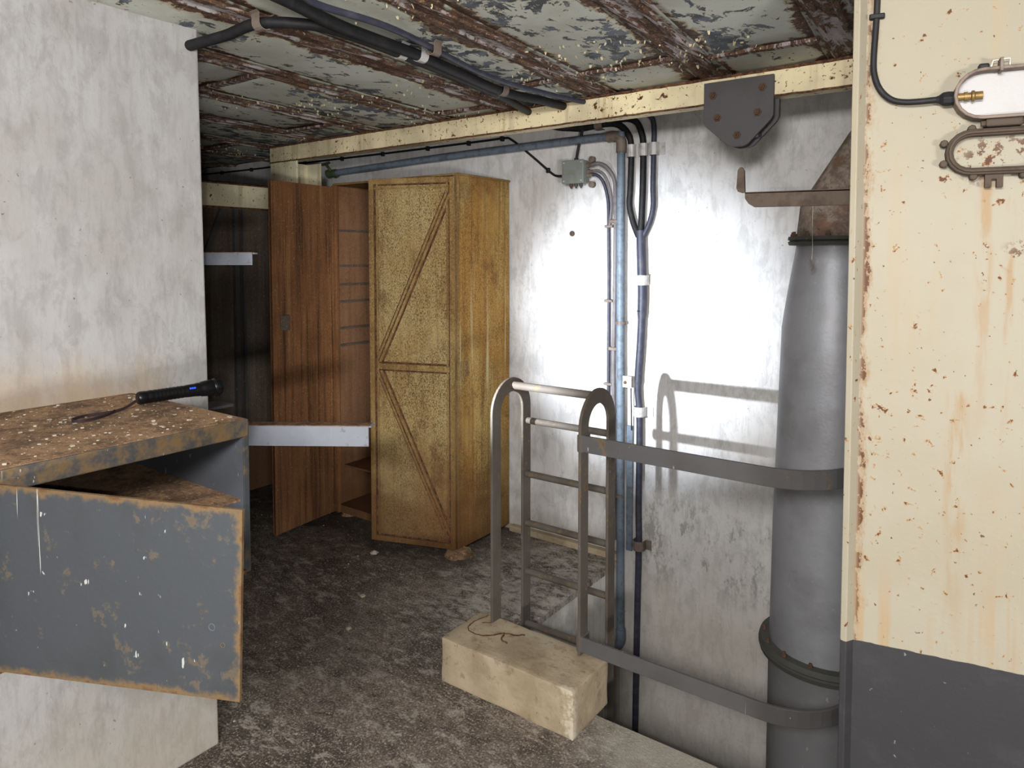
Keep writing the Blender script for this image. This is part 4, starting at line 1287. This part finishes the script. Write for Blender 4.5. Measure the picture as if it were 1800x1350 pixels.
gd = tag(MB().ring_prism(stadium(GC, GZ, GW, GH), stadium(GC, GZ, GW - 0.030, GH - 0.030), -0.032, -0.004, FR).build('cover_ring', 'lamp_iron', t, bevel=0.004), 'rusty cover ring hanging open below the lamp')
MB().ring_prism(stadium(GC, GZ, GW - 0.010, GH - 0.010), stadium(GC, GZ, GW - 0.022, GH - 0.022), -0.040, -0.031, FR).build('cover_bead', 'lamp_iron', gd, bevel=0.002)
for a, z in ((GC - GW / 2 - 0.002, GZ + 0.022), (GC - GW / 2 - 0.002, GZ - 0.022), (GC - 0.045, GZ - GH / 2 - 0.003), (GC + 0.045, GZ - GH / 2 - 0.003), (GC - 0.05, GZ + GH / 2 + 0.002), (GC + GW / 2, GZ - 0.02)):
    MB().lathe(P(a, -0.006, z), P(0, -1, 0) - P(0, 0, 0), [(0, 0.008), (0.018, 0.008), (0.020, 0.006)], 8).build('lug', 'lamp_iron', gd)
fz = GZ - GH / 2
MB().prism([(GC - 0.024, fz + 0.006), (GC - 0.024, fz - 0.028), (GC - 0.012, fz - 0.028), (GC - 0.012, fz - 0.010), (GC - 0.003, fz - 0.010), (GC - 0.003, fz - 0.028), (GC + 0.009, fz - 0.028), (GC + 0.009, fz + 0.006)], -0.022, -0.010, FR).build('forked_catch', 'lamp_iron', gd, bevel=0.001)

cpts = [PF(0.022, -0.008, CZ), PF(0.021, -0.008, 2.25), PF(0.019, -0.008, 2.144), PF(0.015, -0.008, 2.05), PF(0.018, -0.009, 2.01), PF(0.030, -0.012, 1.977), PF(0.052, -0.016, 1.953), PF(0.078, -0.019, 1.944), PF(0.11, -0.022, 1.942), PF(0.142, -0.022, 1.943)]
t = thing('lamp_cable', 'black cable coming down the cream panel and curving to the oval lamp', 'cable', cpts[0])
MB().tube(smooth_path(cpts, 8), 0.0068, 12).build('sheath', 'rubber', t, smooth=True)
MB().box(0.004, 0.036, -0.018, 0.0, 2.138, 2.149, FR).build('clip', 'rubber', t, bevel=0.003)

# ------------------------------------------------------------------ litter on the floor
mb = MB()
random.seed(21)
for k in range(1500):
    x, y = random.uniform(-4.2, -0.6), random.uniform(0.9, 3.3)
    if (x < -2.05 and y < 1.30) or (x > HX0 - 0.02 and y > HY - 0.03) or (-1.76 < x < -1.15 and 1.94 < y < 2.22) or (-3.45 < x < -2.38 and y > 2.83):
        continue
    s_ = random.choice((0.0012, 0.0015, 0.0018, 0.0022, 0.003)) * random.uniform(0.7, 1.4)
    f2 = frame(x, y, random.uniform(0, 3.1))
    mb.prism([(-s_, -s_ * .6), (s_ * .7, -s_), (s_, s_ * .6), (-s_ * .3, s_)], 0.0, s_ * random.uniform(0.4, 0.9), lambda p, b, q: f2(p, q, b))
tag(mb.build('floor_grit', 'chip', loc=(-2.3, 2.0, 0)), 'fine pale grit and paint crumbs scattered over the dark floor', 'debris', kind='stuff')
for (x, y, s_, lb) in ((-2.807, 2.617, 0.022, 'pale flat chip on the floor in front of the wardrobe door'), (-2.491, 2.244, 0.014, 'small white stone chip in the middle of the dark floor'),
                       (-2.318, 2.009, 0.013, 'dark-edged stone chip on the floor left of the concrete block')):
    mb = MB()
    mb.lathe((x, y, 0), (0, 0, 1), [(0, s_), (s_ * .35, s_ * .95), (s_ * .6, s_ * .5)], 7)
    tag(mb.build('stone_chip', 'chip', loc=(x, y, 0), rough=(1, s_ * 0.25, 60)), lb, 'stone', 'loose chips on the floor')

t = thing('dust_strand', 'thin grey strand with a clot of fluff dangling by the duct flange', 'cobweb', (-0.60, 2.60, 1.78))
st_ = smooth_path([(-0.600, 2.60, 1.775), (-0.601, 2.60, 1.70), (-0.599, 2.60, 1.63), (-0.602, 2.60, 1.575)], 5)
MB().tube(st_, 0.0012, 5).build('thread', 'chip', t)
MB().tube(smooth_path([(-0.606, 2.60, 1.59), (-0.600, 2.598, 1.575), (-0.597, 2.60, 1.56), (-0.601, 2.60, 1.548)], 3), 0.0035, 5).build('fluff', 'clamp_dull', t)
